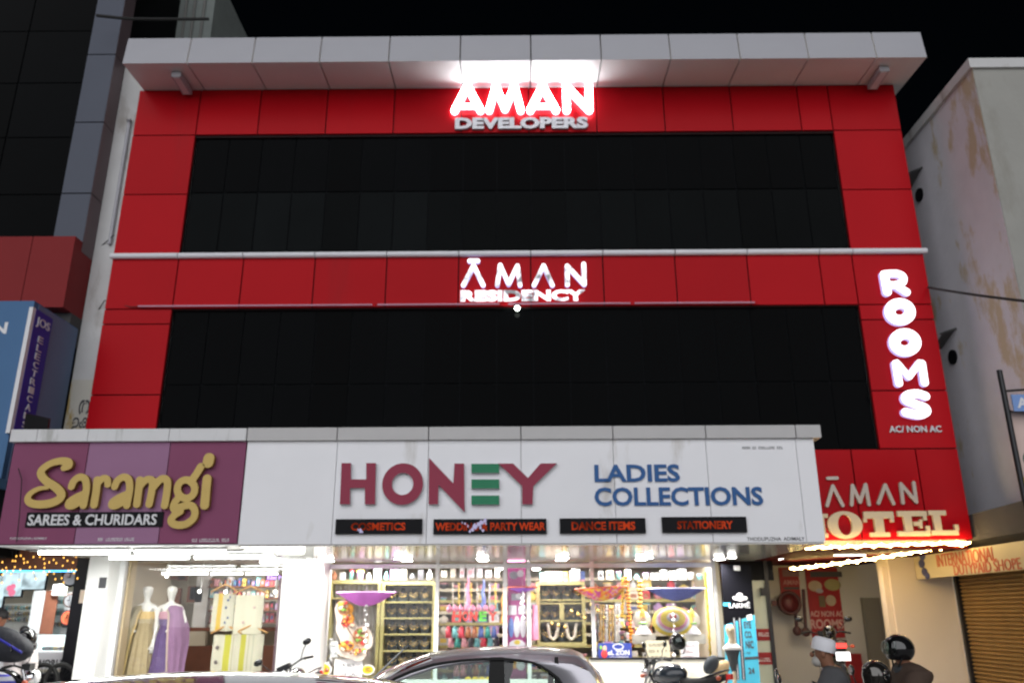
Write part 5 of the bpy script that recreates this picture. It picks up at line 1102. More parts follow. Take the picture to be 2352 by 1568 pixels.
for (x, y0, y1) in ((1825, 1390, 1448), (1845, 1352, 1450)):
    a, b = P(x, y0, HY), P(x+6, y1, HY); mb = MB(); mb.tube([a, a.lerp(b, .5), b], .035, 8); mb.ell(b, (.09, .05, .09), 12, 8); mb.build('hose', hb, o)
a, b = P(1975, 1372, PY), P(2036, 1532, PY); o = thing('meter_cabinet', ((a.x+b.x)/2, PY-.1, b.z), 'grey metal cabinet on the passage wall beside the beige pillar', 'cabinet')
mb = MB(); mb.box(a.x, b.x, PY-.12, PY, b.z, a.z); mb.build('body', M['greycab'], o); mb = MB(); mb.box(a.x+.03, b.x-.03, PY-.135, PY-.122, b.z+.03, a.z-.03); mb.build('door', M['greycab'], o)
mb = MB()
for k, dz in enumerate((.3, .75, 1.0)): mb.ell((a.x+.42, PY-.14, a.z-dz*.85), (.03, .012, .03), 10, 6)
tag(mb.build('latch', M['darkmetal'], o))
a = P(1790, 1292, 2.2); o = thing('tube_light', a, 'white tube reflections on the dark red passage ceiling, modelled as glowing tubes', 'tube light')
mb = MB(); mb.tube([P(1789, 1283, 2.4), P(1820, 1276, 2.4), P(1843, 1280, 2.4), P(1862, 1272, 2.4)], .018, 6); mb.build('tube', M['tubein'], o)  # glowing tubes stand in for white tubes mirrored in the ceiling
al2 = bpy.data.lights.new('passage_glow', 'AREA'); al2.size = 1.0; al2.energy = 18; al2.color = (1, .92, .8); lo2 = bpy.data.objects.new('passage_glow', al2); C.objects.link(lo2); lo2.parent = o; lo2.location = Vector((5.4, 2.2, 2.55))-a
mb = MB(); mb.box(P(1950, 1262, 1.4).x-.25, P(1950, 1262, 1.4).x+.25, 1.35, 1.45, 2.645, 2.658); mb.build('panel', M['tubein'], o)
a = P(1945, 1545, 4.2); mb = MB(); mb.box(P(1880, 1500, PY).x, P(1975, 1500, PY).x, PY-.06, PY, .22, P(1900, 1500, PY).z); tag(mb.build('low_panel', M['postred']), 'low red panel at the foot of the passage wall', 'panel')
# ------------------------------------------------------------------ mannequins
def dress_shell(rings, n=40, fold=.0, seed=0):
    """cloth hung in rings (cx, cy, z, rx, ry); folds deepen to the hem"""
    mb = MB(); vs = []; rg = random.Random(seed); ph = [rg.uniform(0, 6.3) for _ in range(4)]
    for j, (cx_, cy_, z, rx, ry) in enumerate(rings):
        t = j/(len(rings)-1)
        for i in range(n):
            a = 2*math.pi*i/n; f = 1+fold*t*(math.sin(9*a+ph[0])+.6*math.sin(14*a+ph[1])); vs.append((cx_+rx*f*math.cos(a), cy_+ry*f*math.sin(a), z))
    mb.add(vs, [(j*n+i, j*n+(i+1) % n, (j+1)*n+(i+1) % n, (j+1)*n+i) for j in range(len(rings)-1) for i in range(n)], True); return mb
def mannequin(px, pyt, lab, gown, drape, trim, mirror, pink=None):
    Y = 1.1; top = P(px, pyt, Y); x, z0 = top.x, top.z-1.76; s = -1 if mirror else 1
    o = thing('mannequin', (x, Y, z0), lab, 'mannequin'); h = lambda dx, dy, dz: (x+s*dx, Y+dy, z0+dz)
    J = {'pel': (h(0, 0, .95), .13), 'waist': (h(0, 0, 1.1), (.10, .08)), 'chest': (h(0, 0, 1.28), (.13, .09)), 'sh': (h(0, 0, 1.42), (.08, .06)), 'neck': (h(0, .005, 1.49), .034), 'h0': (h(0, -.01, 1.575), (.062, .07)), 'h1': (h(0, -.01, 1.67), (.094, .105)), 'h2': (h(0, -.005, 1.735), .068),
         'aL': (h(.17, 0, 1.40), .045), 'eL': (h(.205, .02, 1.12), .035), 'wL': (h(.19, -.03, .88), .022), 'hL': (h(.18, -.05, .80), (.03, .015)), 'aR': (h(-.17, 0, 1.40), .045), 'eR': (h(-.27, .0, 1.16), .035), 'wR': (h(-.10, -.17, 1.05), .022), 'hR': (h(-.04, -.19, 1.03), .025),
         'lL': (h(.09, 0, .85), .09), 'kL': (h(.10, 0, .48), .055), 'fL': (h(.10, 0, .08), .035), 'tL': (h(.11, -.12, .03), .03), 'lR': (h(-.09, 0, .85), .09), 'kR': (h(-.10, 0, .48), .055), 'fR': (h(-.10, 0, .08), .035), 'tR': (h(-.11, -.12, .03), .03)}
    Ed = [('pel', 'waist'), ('waist', 'chest'), ('chest', 'sh'), ('sh', 'neck'), ('neck', 'h0'), ('h0', 'h1'), ('h1', 'h2'), ('sh', 'aL'), ('aL', 'eL'), ('eL', 'wL'), ('wL', 'hL'), ('sh', 'aR'), ('aR', 'eR'), ('eR', 'wR'), ('wR', 'hR'), ('pel', 'lL'), ('lL', 'kL'), ('kL', 'fL'), ('fL', 'tL'), ('pel', 'lR'), ('lR', 'kR'), ('kR', 'fR'), ('fR', 'tR')]
    for k in range(4):
        J['n%d' % k] = (h(.18+.004*k, -.065+.018*k, .765-.004*abs(k-1.5)), .009); J['m%d' % k] = (h(.178+.004*k, -.072+.018*k, .705-.006*abs(k-1.5)), .007); Ed += [('hL', 'n%d' % k), ('n%d' % k, 'm%d' % k)]
    J['t0'] = (h(.165, -.085, .79), .010); J['t1'] = (h(.16, -.10, .755), .008); Ed += [('hL', 't0'), ('t0', 't1')]
    ex = MB(); ex.ell(h(0, -.10, 1.64), (.013, .022, .02), 8, 6); skin('body', J, Ed, M['manneq'], o, 2, ex)
    dress_shell([(x, Y, z0+1.33, .155, .105), (x, Y, z0+1.24, .165, .115), (x, Y, z0+1.10, .125, .10), (x, Y, z0+.95, .165, .135), (x, Y, z0+.6, .19, .16), (x, Y, z0+.06, .25, .21)], 96, .085, px).build('gown', gown, o)
    if pink: dress_shell([(x, Y, z0+1.335, .160, .112), (x, Y, z0+1.27, .170, .121), (x, Y, z0+1.22, .162, .118)], 32).build('bodice', pink, o)
    # shawl over one shoulder falling to the hem
    n = 14; mb = MB(); vs = []
    prof = [(-.03, 1.43, -.085), (-.13, 1.43, -.075), (-.21, 1.40, -.03), (-.28, 1.22, .02), (-.34, 1.08, .03), (-.36, .85, .03), (-.34, .55, .02), (-.33, .1, .01)]
    prof2 = [(-.005, 1.36, -.115), (-.03, 1.33, -.125), (-.05, 1.28, -.135), (-.07, 1.10, -.155), (-.09, 1.0, -.19), (-.11, .80, -.20), (-.14, .5, -.20), (-.17, .1, -.21)]
    for (a, b) in zip(prof, prof2):
        for i in range(n+1):
            t = i/n; f = .018*math.sin(t*19+a[1]*3)*(1.6-a[1])+.15*math.sin(math.pi*t)*math.exp(-((a[1]-1.08)/.22)**2); vs.append(h(a[0]+(b[0]-a[0])*t, a[2]+(b[2]-a[2])*t-f-.02*math.sin(math.pi*t), a[1]+(b[1]-a[1])*t))
    m_ = n+1; mb.add(vs, [(j*m_+i, j*m_+i+1, (j+1)*m_+i+1, (j+1)*m_+i) for j in range(7) for i in range(n)], True); mb.build('shawl', drape, o)
    mb = MB(); pts = [Vector(h(b[0]+.004, b[2]-.016, b[1])) for b in prof2]; mb.tube(pts, [.016]*8, 6); mb.build('border', trim, o)
mannequin(343, 1341, 'white mannequin in a cream and gold gown, on the left of the pair', mat('cream_gown', (.42, .34, .20), .8, 0, .2, .14, 9), mat('gauzy_beige', (.36, .31, .20), .85, 0, .2, .15, 12), mat('gold_border', (.60, .44, .18), .6), False, mat('gold_bodice', (.62, .44, .17), .6, 0, .3, .15, 20))
mannequin(398, 1341, 'white mannequin in a mauve and purple gown, on the right of the pair', mat('purple_gown', (.13, .085, .20), .8, 0, .2, .22, 9), mat('mauve_shawl', (.29, .165, .28), .85, 0, .2, .15, 12), mat('beige_border', (.52, .40, .34), .6), True, mat('rose_bodice', (.52, .27, .34), .7))
q = P(1688, 1568, .5); q.z = .86
o = thing('display_bust', (q.x, .5, q.z), 'pale headless looking child bust with white collar and black top before the cyan banner', 'mannequin')
o['label'] = 'cream display bust with white collar and black top before the cyan banner'
J = {'c': ((q.x, .5, q.z+.22), .07), 's': ((q.x, .5, q.z+.36), (.10, .06)), 'n': ((q.x+.01, .49, q.z+.50), .045), 'h': ((q.x-.02, .47, q.z+.63), (.075, .085)), 't': ((q.x-.02, .48, q.z+.71), .06)}
ex = MB(); ex.ell((q.x-.04, .39, q.z+.62), (.014, .02, .018), 8, 6)
skin('body', J, [('c', 's'), ('s', 'n'), ('n', 'h'), ('h', 't')], mat('cream_plastic', (.66, .55, .38), .5), o, 2, ex)
mb = MB(); mb.lathe([(.02, 0), (.045, .06), (.09, .25), (.125, .36), (.10, .40)], (q.x, .5, q.z), 18, 0, None, 1, .8); mb.build('black_top', M['velvet'], o)
mb = MB(); mb.lathe([(.135, .34), (.15, .37), (.07, .43), (.045, .45)], (q.x, .5, q.z), 18, 0, None, 1, .8); mb.build('collar', M['whitep'], o)
mb = MB(); mb.tube([(q.x, .5, .22), (q.x, .5, q.z+.05)], .03, 8); mb.tube([(q.x, .5, .22), (q.x, .5, .25)], .15, 16); mb.build('stand', M['cream_l'], o)
q = P(1640, 1530, .3); o = thing('cloth_bag', (q.x, .3, q.z-.35), 'slanting tan and black cloth bag below the right end of the window', 'bag')
rt = Matrix.Rotation(R(38), 3, 'Y'); mb = MB(); mb.ell((q.x+.05, .3, q.z-.12), (.11, .08, .26), 16, 10, 0, rt); mb.build('tan_side', mat('tan_cloth', (.55, .40, .22), .8, 0, .2, .15, 8), o); mb = MB(); mb.ell((q.x-.05, .27, q.z+.03), (.10, .08, .15), 16, 10, 0, rt); mb.build('black_flap', M['velvet'], o)
mb = MB(); mb.tube([(q.x+.12, .3, q.z-.3), (q.x+.2, .3, q.z-.15), (q.x+.15, .3, q.z+.1)], .015, 6); mb.build('strap', mat('brown_red_strap', (.3, .05, .02), .6), o)

# ------------------------------------------------------------------ motorcycles
def helmet(o, c, s, yaw, m_=None, visor=True, name='shell'):
    M3 = Matrix.Rotation(yaw, 3, 'Z'); T = lambda p: Vector(c)+M3 @ (Vector(p)*s)
    mb = MB(); vs = []; nu, nv = 24, 14
    for j in range(nv+1):
        b = R(-48+138*j/nv)
        for i in range(nu):
            a = 2*math.pi*i/nu; x, y, z = .15*math.cos(b)*math.cos(a), .122*math.cos(b)*math.sin(a), .135*math.sin(b)
            if x > .07 and -.055 < z < .06: x *= .86
            vs.append(T((x, y, z)))
    mb.add(vs, [(j*nu+i, j*nu+(i+1) % nu, (j+1)*nu+(i+1) % nu, (j+1)*nu+i) for j in range(nv) for i in range(nu)], True); sh_ = mb.build(name, m_ or M['bikeblack'], o)
    if visor:
        mb = MB(); vs = []
        for j in range(7):
            for i in range(13): a = R(-62+124*i/12); b = R(-24+50*j/6); vs.append(T((.158*math.cos(b)*math.cos(a)+.004, .130*math.cos(b)*math.sin(a), .140*math.sin(b)+.01)))
        mb.add(vs, [(j*13+i, j*13+i+1, (j+1)*13+i+1, (j+1)*13+i) for j in range(6) for i in range(12)], True); mb.build('visor', M['carglass'], o if name == 'shell' else sh_)
    mb = MB(); mb.tube([T((.03, .11, -.09)), T((.05, .06, -.16)), T((.05, -.06, -.16)), T((.03, -.11, -.09))], .008*s, 6); mb.build('chin_strap', M['rubber'], o if name == 'shell' else sh_)
def motorcycle(x, y, z, yaw, lab, tank, panel=None, tail=False, scale=1.0, tilt=0):
    o = thing('motorcycle', (x, y, z), lab, 'motorcycle'); T = Matrix.Translation((x, y, z)) @ Matrix.Rotation(yaw, 4, 'Z') @ Matrix.Rotation(tilt, 4, 'X') @ Matrix.Scale(scale, 4); N = lambda: MB(T)
    for wx in (.64, -.62):
        mb = N(); mb.torus((wx, 0, .30), .25, .05, 32, 10); w_ = mb.build('wheel', M['rubber'], o)
        mb = N(); mb.torus((wx, 0, .30), .195, .014, 28, 6)
        for k in range(6): a = k*math.pi/3; mb.tube([(wx, 0, .30), (wx+.19*math.cos(a), 0, .30+.19*math.sin(a))], .010, 5)
        mb.tube([(wx, -.06, .3), (wx, .06, .3)], .035, 10); mb.build('rim', M['darkmetal'], w_)
        mb = N(); mb.torus((wx, 0, .30), .315, .02, 20, 6, 'y', 0, 20 if wx > 0 else 10, 150); mb.build('mudguard', tank, o)
    mb = N(); mb.ell((.16, 0, .86), (.27, .14, .15), 22, 14, 0, Matrix.Rotation(R(8), 3, 'Y')); tk = mb.build('tank', tank, o)
    if panel:
        for s in (-1, 1): mb = N(); mb.ell((.18, s*.10, .87), (.20, .055, .10), 16, 10, 0, Matrix.Rotation(R(18), 3, 'Y')); mb.build('side_graphic', panel, tk)
    mb = N(); vs = []
    for k, (px, hw, zt) in enumerate(((-.02, .09, .84), (-.12, .13, .82), (-.35, .14, .83), (-.55, .12, .88), (-.66, .07, .90))): vs += [(px, -hw, zt-.09), (px, hw, zt-.09), (px, hw*.85, zt), (px, -hw*.85, zt)]
    mb.add(vs, [(4*k+i, 4*k+(i+1) % 4, 4*k+4+(i+1) % 4, 4*k+4+i) for k in range(4) for i in range(4)]+[(0, 1, 2, 3), (19, 18, 17, 16)], True); mb.build('seat', M['rubber'], o)
    mb = N(); mb.ell((.05, 0, .42), (.17, .12, .14), 14, 10); mb.cbox((.09, 0, .58), (.14, .15, .16)); mb.build('engine', M['darkmetal'], o)
    mb = N(); mb.tube([(.12, .1, .5), (.2, .13, .3), (0, .15, .24), (-.7, .17, .30)], [.02, .022, .028, .04], 10); mb.build('exhaust', M['chrome'], o)
    mb = N(); mb.tube([(.45, 0, .85), (.3, 0, .5), (.05, 0, .27), (-.3, 0, .4), (-.62, 0, .3)], .022, 8); mb.tube([(.42, 0, .82), (-.2, 0, .7), (-.6, 0, .8)], .02, 8); mb.build('frame', M['darkmetal'], o)
    for s in (-1, 1): mb = N(); mb.tube([(.66, s*.085, .3), (.42, s*.085, 1.0)], .022, 10); mb.build('fork', M['chrome'], o)
    mb = N(); mb.ell((-.4, 0, .62), (.2, .11, .10), 14, 8); mb.build('side_cover', tank, o)
    mb = N(); mb.tube([(.30, -.38, 1.04), (.36, -.26, 1.06), (.42, -.1, 1.02), (.42, .1, 1.02), (.36, .26, 1.06), (.30, .38, 1.04)], .013, 8); hbar = mb.build('handlebar', M['darkmetal'], o)
    for s in (-1, 1): mb = N(); mb.tube([(.34, s*.29, 1.057), (.28, s*.42, 1.035)], .019, 8); mb.build('grip', M['rubber'], hbar)
    mb = N(); mb.cbox((.45, 0, 1.03), (.10, .2, .08)); mb.build('instrument_box', M['darkmetal'], o)
    mb = N(); mb.ell((.52, 0, .90), (.09, .10, .10), 18, 12); hl = mb.build('headlamp', M['chrome'], o); mb = N(); mb.ell((.565, 0, .90), (.05, .088, .088), 16, 10); mb.build('lens', M['offw'], hl)
    for s in (-1, 1):
        mb = N(); mb.tube([(.36, s*.25, 1.06), (.37, s*.33, 1.18), (.36, s*.40, 1.24)], .007, 6); st = mb.build('mirror', M['darkmetal'], o); mb = N(); mb.ell((.36, s*.42, 1.27), (.02, .075, .05), 14, 8); mb.build('mirror_head', M['bikeblack'], st)
        for px in (.5, -.62): mb = N(); mb.ell((px, s*.2, .85), (.035, .04, .03), 10, 6); mb.tube([(px, s*.08, .85), (px, s*.18, .85)], .008, 5); mb.build('indicator', M['orange'], o)
    mb = N(); mb.cbox((-.72, 0, .86), (.06, .15, .07)); mb.build('tail_lamp', M['tail'] if tail else M['bikered'], o)
    mb = N(); mb.cbox((-.77, 0, .70), (.012, .22, .13)); mb.build('number_plate', M['plate'] if tail else M['offw'], o)
    mb = N(); mb.tube([(-.3, .1, .82), (-.62, .12, .93), (-.72, 0, .95), (-.62, -.12, .93), (-.3, -.1, .82)], .012, 6); mb.build('grab_rail', M['darkmetal'], o)
    return o
M['plate'] = emat('plate_lit_look', (1, .97, .97), 2.6)  # light falling on the plate put into its own emission
wb = stripemat('white_blue_graphic', [(0, (.6, .6, .68)), (.3, (.06, .07, .45)), (.5, (.65, .65, .7)), (.72, (.08, .08, .5)), (.85, (.6, .6, .65))], 2)
q = P(-20, 1549, -1.6)
motorcycle(q.x-.06, -1.55, q.z-.94, R(12), 'black motorcycle with white and blue tank at the bottom left corner', M['bikeblack'], wb)
q = P(60, 1467, -1.65); o = thing('helmet', (q.x, q.y, q.z-.13), 'round black helmet hung on the mirror of the left motorcycle', 'helmet'); helmet(o, q, .95, R(-100), None, False)
q = P(20, 1478, -1.75); o = thing('seat_bag', (q.x, q.y, q.z-.15), 'bulky black bag lying on top of the left motorcycle', 'bag')
mb = MB(); mb.ell((q.x-.08, q.y, q.z), (.42, .2, .20), 20, 12, 0, Matrix.Rotation(R(16), 3, 'Y')); mb.build('body', mat('black_nylon', (.012, .013, .02), .7, bump=.6, bscale=14), o); mb = MB(); mb.tube([(q.x-.35, q.y-.19, q.z+.10), (q.x, q.y-.2, q.z+.06), (q.x+.28, q.y-.16, q.z-.10)], .015, 6); mb.build('strap', M['navy'], o)
for x, lb in ((96, 'dark spoked wheel left, leaning on the granite plinth'), (137, 'dark spoked wheel right, leaning on the granite plinth')):
    q = P(x, 1562, .3); o = thing('spoked_wheel', (q.x, .3, q.z-.26), lb, 'wheel'); mb = MB(); mb.torus(q, .23, .03, 28, 8); mb.build('tyre', M['rubber'], o); mb = MB(); mb.torus(q, .20, .012, 28, 6)
    for k in range(9): a = k*math.pi/9; mb.tube([(q.x-.2*math.cos(a), .3, q.z-.2*math.sin(a)), (q.x+.2*math.cos(a), .3, q.z+.2*math.sin(a))], .004, 4)
    mb.build('rim', M['darkmetal'], o)
q = P(668, 1508, -.9); motorcycle(q.x+.33, -.55, q.z-1.0, R(-100), 'motorcycle with round chrome headlamp in front of the white pillar', M['bikeblack'], None, False, .9, R(22))
q = P(1548, 1530, -.3); motorcycle(q.x+.1, -.2, q.z-.98, R(150), 'motorcycle with a helmet hung on it below the right window', mat('black_blue_paint', (.015, .022, .032), .2, coat=.5))
q = P(1556, 1474, -.45); o = thing('helmet', (q.x, q.y, q.z-.13), 'black helmet hung on the motorcycle below the right window', 'helmet'); helmet(o, q, .95, R(-70))
q = P(1942, 1503, 1.35); motorcycle(q.x+.05, 2.1, q.z-.72, R(83), 'black motorcycle with glowing tail lamp and plate in the passage', M['bikeblack'], None, True)
q = P(1905, 1452, 1.9); o = thing('helmet', (q.x, q.y, q.z-.13), 'black helmet and cover on the motorcycle in the passage', 'helmet'); helmet(o, q, .9, R(60))

# ------------------------------------------------------------------ people
def person(x, y, z, yaw, lab, skinm, top, bottom, lean=.12, arm='bars', head=(0, 0), grow=.02, seated=True, scale=1.0):
    """yaw 0 faces +X; a seated figure has its hips at z"""
    o = thing('person', (x, y, z-.78 if seated else z), lab, 'person'); M4 = Matrix.Translation((x, y, z)) @ Matrix.Rotation(yaw, 4, 'Z') @ Matrix.Scale(scale, 4); h = lambda a, b, c: tuple(M4 @ Vector((a, b, c)))
    L = lean
    J = {'pel': (h(0, 0, .04), (.14, .12)), 'waist': (h(.02+L*.3, 0, .22), (.13, .10)), 'chest': (h(.02+L*.7, 0, .42), (.16, .115)), 'sh': (h(L, 0, .575), (.125, .10)), 'neck': (h(L+.02, 0, .625), .058),
         'h0': (h(L+.045, 0, .665), .068), 'h1': (h(L+.06+head[0]*.5, head[1]*.5, .755), (.085, .092)), 'h2': (h(L+.06+head[0], head[1], .83), .062)}
    Eb = [('pel', 'waist'), ('waist', 'chest'), ('chest', 'sh')]; Eh = [('sh', 'neck'), ('neck', 'h0'), ('h0', 'h1'), ('h1', 'h2')]; Ea = []; El = []; Ef = []
    for s, k in ((1, 'L'), (-1, 'R')):
        J['a'+k] = (h(L-.01, s*.205, .555), .080)
        if arm == 'bars': J['e'+k] = (h(L+.17, s*.26, .28), .05); J['w'+k] = (h(L+.40, s*.27, .23), .032); J['p'+k] = (h(L+.47, s*.27, .24), (.038, .022)); d = (.045, 0, -.02)
        else: J['e'+k] = (h(L+.02, s*.25, .24), .048); J['w'+k] = (h(L+.12, s*.24, .0), .032); J['p'+k] = (h(L+.14, s*.23, -.07), (.038, .022)); d = (.01, 0, -.04)
        Ea += [('sh', 'a'+k), ('a'+k, 'e'+k), ('e'+k, 'w'+k)]; Ef += [('w'+k, 'p'+k)]
        pp = Vector((L+.47, s*.27, .24)) if arm == 'bars' else Vector((L+.14, s*.23, -.07))
        for f in range(4):
            q0 = pp+Vector(d)+Vector((0, (f-1.5)*.019, 0)); q1 = q0+Vector(d)*.7+Vector((-.012, 0, -.025)); J['f%s%d' % (k, f)] = (h(*q0), .010); J['g%s%d' % (k, f)] = (h(*q1), .008); Ef += [('p'+k, 'f%s%d' % (k, f)), ('f%s%d' % (k, f), 'g%s%d' % (k, f))]
        q0 = pp+Vector((.01, -s*.04, -.01)); J['u'+k] = (h(*q0), .011); J['v'+k] = (h(*(q0+Vector((.03, -s*.012, -.015)))), .009); Ef += [('p'+k, 'u'+k), ('u'+k, 'v'+k)]
        if seated: J['l'+k] = (h(.06, s*.10, .02), .095); J['k'+k] = (h(.42, s*.16, -.04), .065); J['n'+k] = (h(.30, s*.16, -.46), .042); J['t'+k] = (h(.44, s*.17, -.52), .038)
        else: J['l'+k] = (h(0, s*.09, -.06), .09); J['k'+k] = (h(.02, s*.10, -.46), .062); J['n'+k] = (h(0, s*.10, -.86), .042); J['t'+k] = (h(.14, s*.11, -.91), .036)
        El += [('pel', 'l'+k), ('l'+k, 'k'+k), ('k'+k, 'n'+k), ('n'+k, 't'+k)]
    ex = MB(M4); hx, hy = L+.06+head[0]*.6, head[1]*.6
    ex.ell((hx+.098, hy, .74), (.022, .016, .024), 10, 6); ex.ell((hx+.082, hy, .70), (.014, .028, .008), 10, 6, 1)
    for s in (1, -1): ex.ell((hx+.082, hy+s*.035, .765), (.012, .014, .009), 10, 6, 2); ex.ell((hx-.005, hy+s*.088, .75), (.02, .012, .032), 10, 6)
    Jb = dict(J)
    for k in ('pel', 'waist', 'chest', 'sh', 'aL', 'aR', 'lL', 'lR', 'kL', 'kR'):
        p_, r_ = J[k]; Jb[k] = (p_, tuple(q*.78 for q in r_) if isinstance(r_, tuple) else r_*.78)
    skin('body', Jb, Eb+Eh+Ea+Ef+El, [skinm, G('lips_%s' % lab[:9], (.25, .09, .07)), M['ink']], o, 2, ex)
    skin('shirt', J, Eb+[('sh', 'aL'), ('aL', 'eL'), ('sh', 'aR'), ('aR', 'eR')]+([('eL', 'wL'), ('eR', 'wR')] if arm == 'bars' else []), top, o, 2, None, grow)
    skin('trousers', J, [('pel', 'lL'), ('lL', 'kL'), ('kL', 'nL'), ('pel', 'lR'), ('lR', 'kR'), ('kR', 'nR')], bottom, o, 2, None, .016)
    return o, M4, (hx, hy)
skn = mat('brown_skin', (.24, .11, .065), .55, 0, .3, .1, 10); tro = mat('dark_trousers', (.03, .03, .035), .85)
q = P(2078, 1500, -4.4)
o, M4, hh = person(q.x+.11, -4.4, .62, R(180), 'seated rider in black open helmet and brown jacket facing left', skn, mat('brown_jacket', (.075, .05, .038), .85, 0, .2, .2, 6, bump=.4, bscale=8), tro, .10, 'bars', (.02, 0), .05)
c = M4 @ Vector((hh[0]-.01, hh[1], .765)); helmet(o, c, 1.0, R(180), None, True, 'helmet')
mb = MB(M4); mb.torus((.10, 0, .575), .09, .045, 20, 8, 'z'); mb.build('hood', M['velvet'], o)
motorcycle(q.x-.02, -4.4, -.10, R(180), 'motorcycle ridden by the brown jacketed rider', M['bikeblack'])
q2 = P(2012, 1550, -4.55); o = thing('helmet', (q2.x, q2.y, q2.z-.14), 'shiny dark helmet resting in front of the brown jacketed rider', 'helmet'); helmet(o, q2, 1.0, R(200), mat('mirror_black', (.05, .045, .04), .06, .7, coat=1), False)
q = P(1884, 1492, -4.6)
o, M4, hh = person(q.x+.20, -4.6, .60, R(160), 'seated man in white skull cap and grey shirt facing left', skn, mat('grey_shirt', (.085, .085, .09), .85, 0, .2, .15, 6, bump=.4, bscale=8), tro, .10, 'bars', (.02, .01), .045)
mb = MB(M4); rt = Matrix.Rotation(R(-14), 3, 'Y'); mb.lathe([(.108, -.02), (.112, .02), (.108, .07), (.085, .098), (.05, .103), (.001, .095)], (hh[0]-.012, hh[1], .795), 24, 0, rt); mb.build('cap', mat('white_cotton', (.74, .74, .78), .8), o)
mb = MB(M4); mb.ell((hh[0]+.06, hh[1], .68), (.05, .055, .05), 14, 8); mb.build('beard', mat('grey_beard', (.4, .38, .35), .9), o)
motorcycle(q.x-.05, -4.6, -.12, R(165), 'moped ridden by the man in the white cap', mat('dark_red_paint', (.12, .01, .012), .2, coat=.5))
q = P(-8, 1400, -.1)
o, M4, hh = person(q.x-.1, -.1, .95, R(20), 'person in red shirt reaching out at the left edge of the picture', skn, mat('red_shirt', (.48, .02, .035), .8), tro, .12, 'bars', (0, 0), .04, False)
hair = mat('black_hair', (.009, .008, .009), .6, bump=.5, bscale=60)
mb = MB(M4); mb.ell((hh[0]-.015, hh[1], .78), (.10, .10, .11), 18, 12, 0, None, -20, 90); mb.build('hair', hair, o)
q = P(50, 1410, -.3)
o, M4, hh = person(q.x-.03, -.25, .70, R(65), 'dark haired person in white with back turned at the watch shop', skn, mat('white_top', (.62, .56, .55), .8), mat('blue_cloth', (.05, .10, .22), .8), .12, 'down', (.02, 0), .04, False, .95)
mb = MB(M4); mb.ell((hh[0]-.02, hh[1], .765), (.115, .12, .13), 20, 14); mb.ell((hh[0]-.07, hh[1], .625), (.07, .10, .16), 16, 10); mb.ell((hh[0]-.06, hh[1]+.06, .885), (.07, .06, .06), 12, 8); mb.build('hair', hair, o)

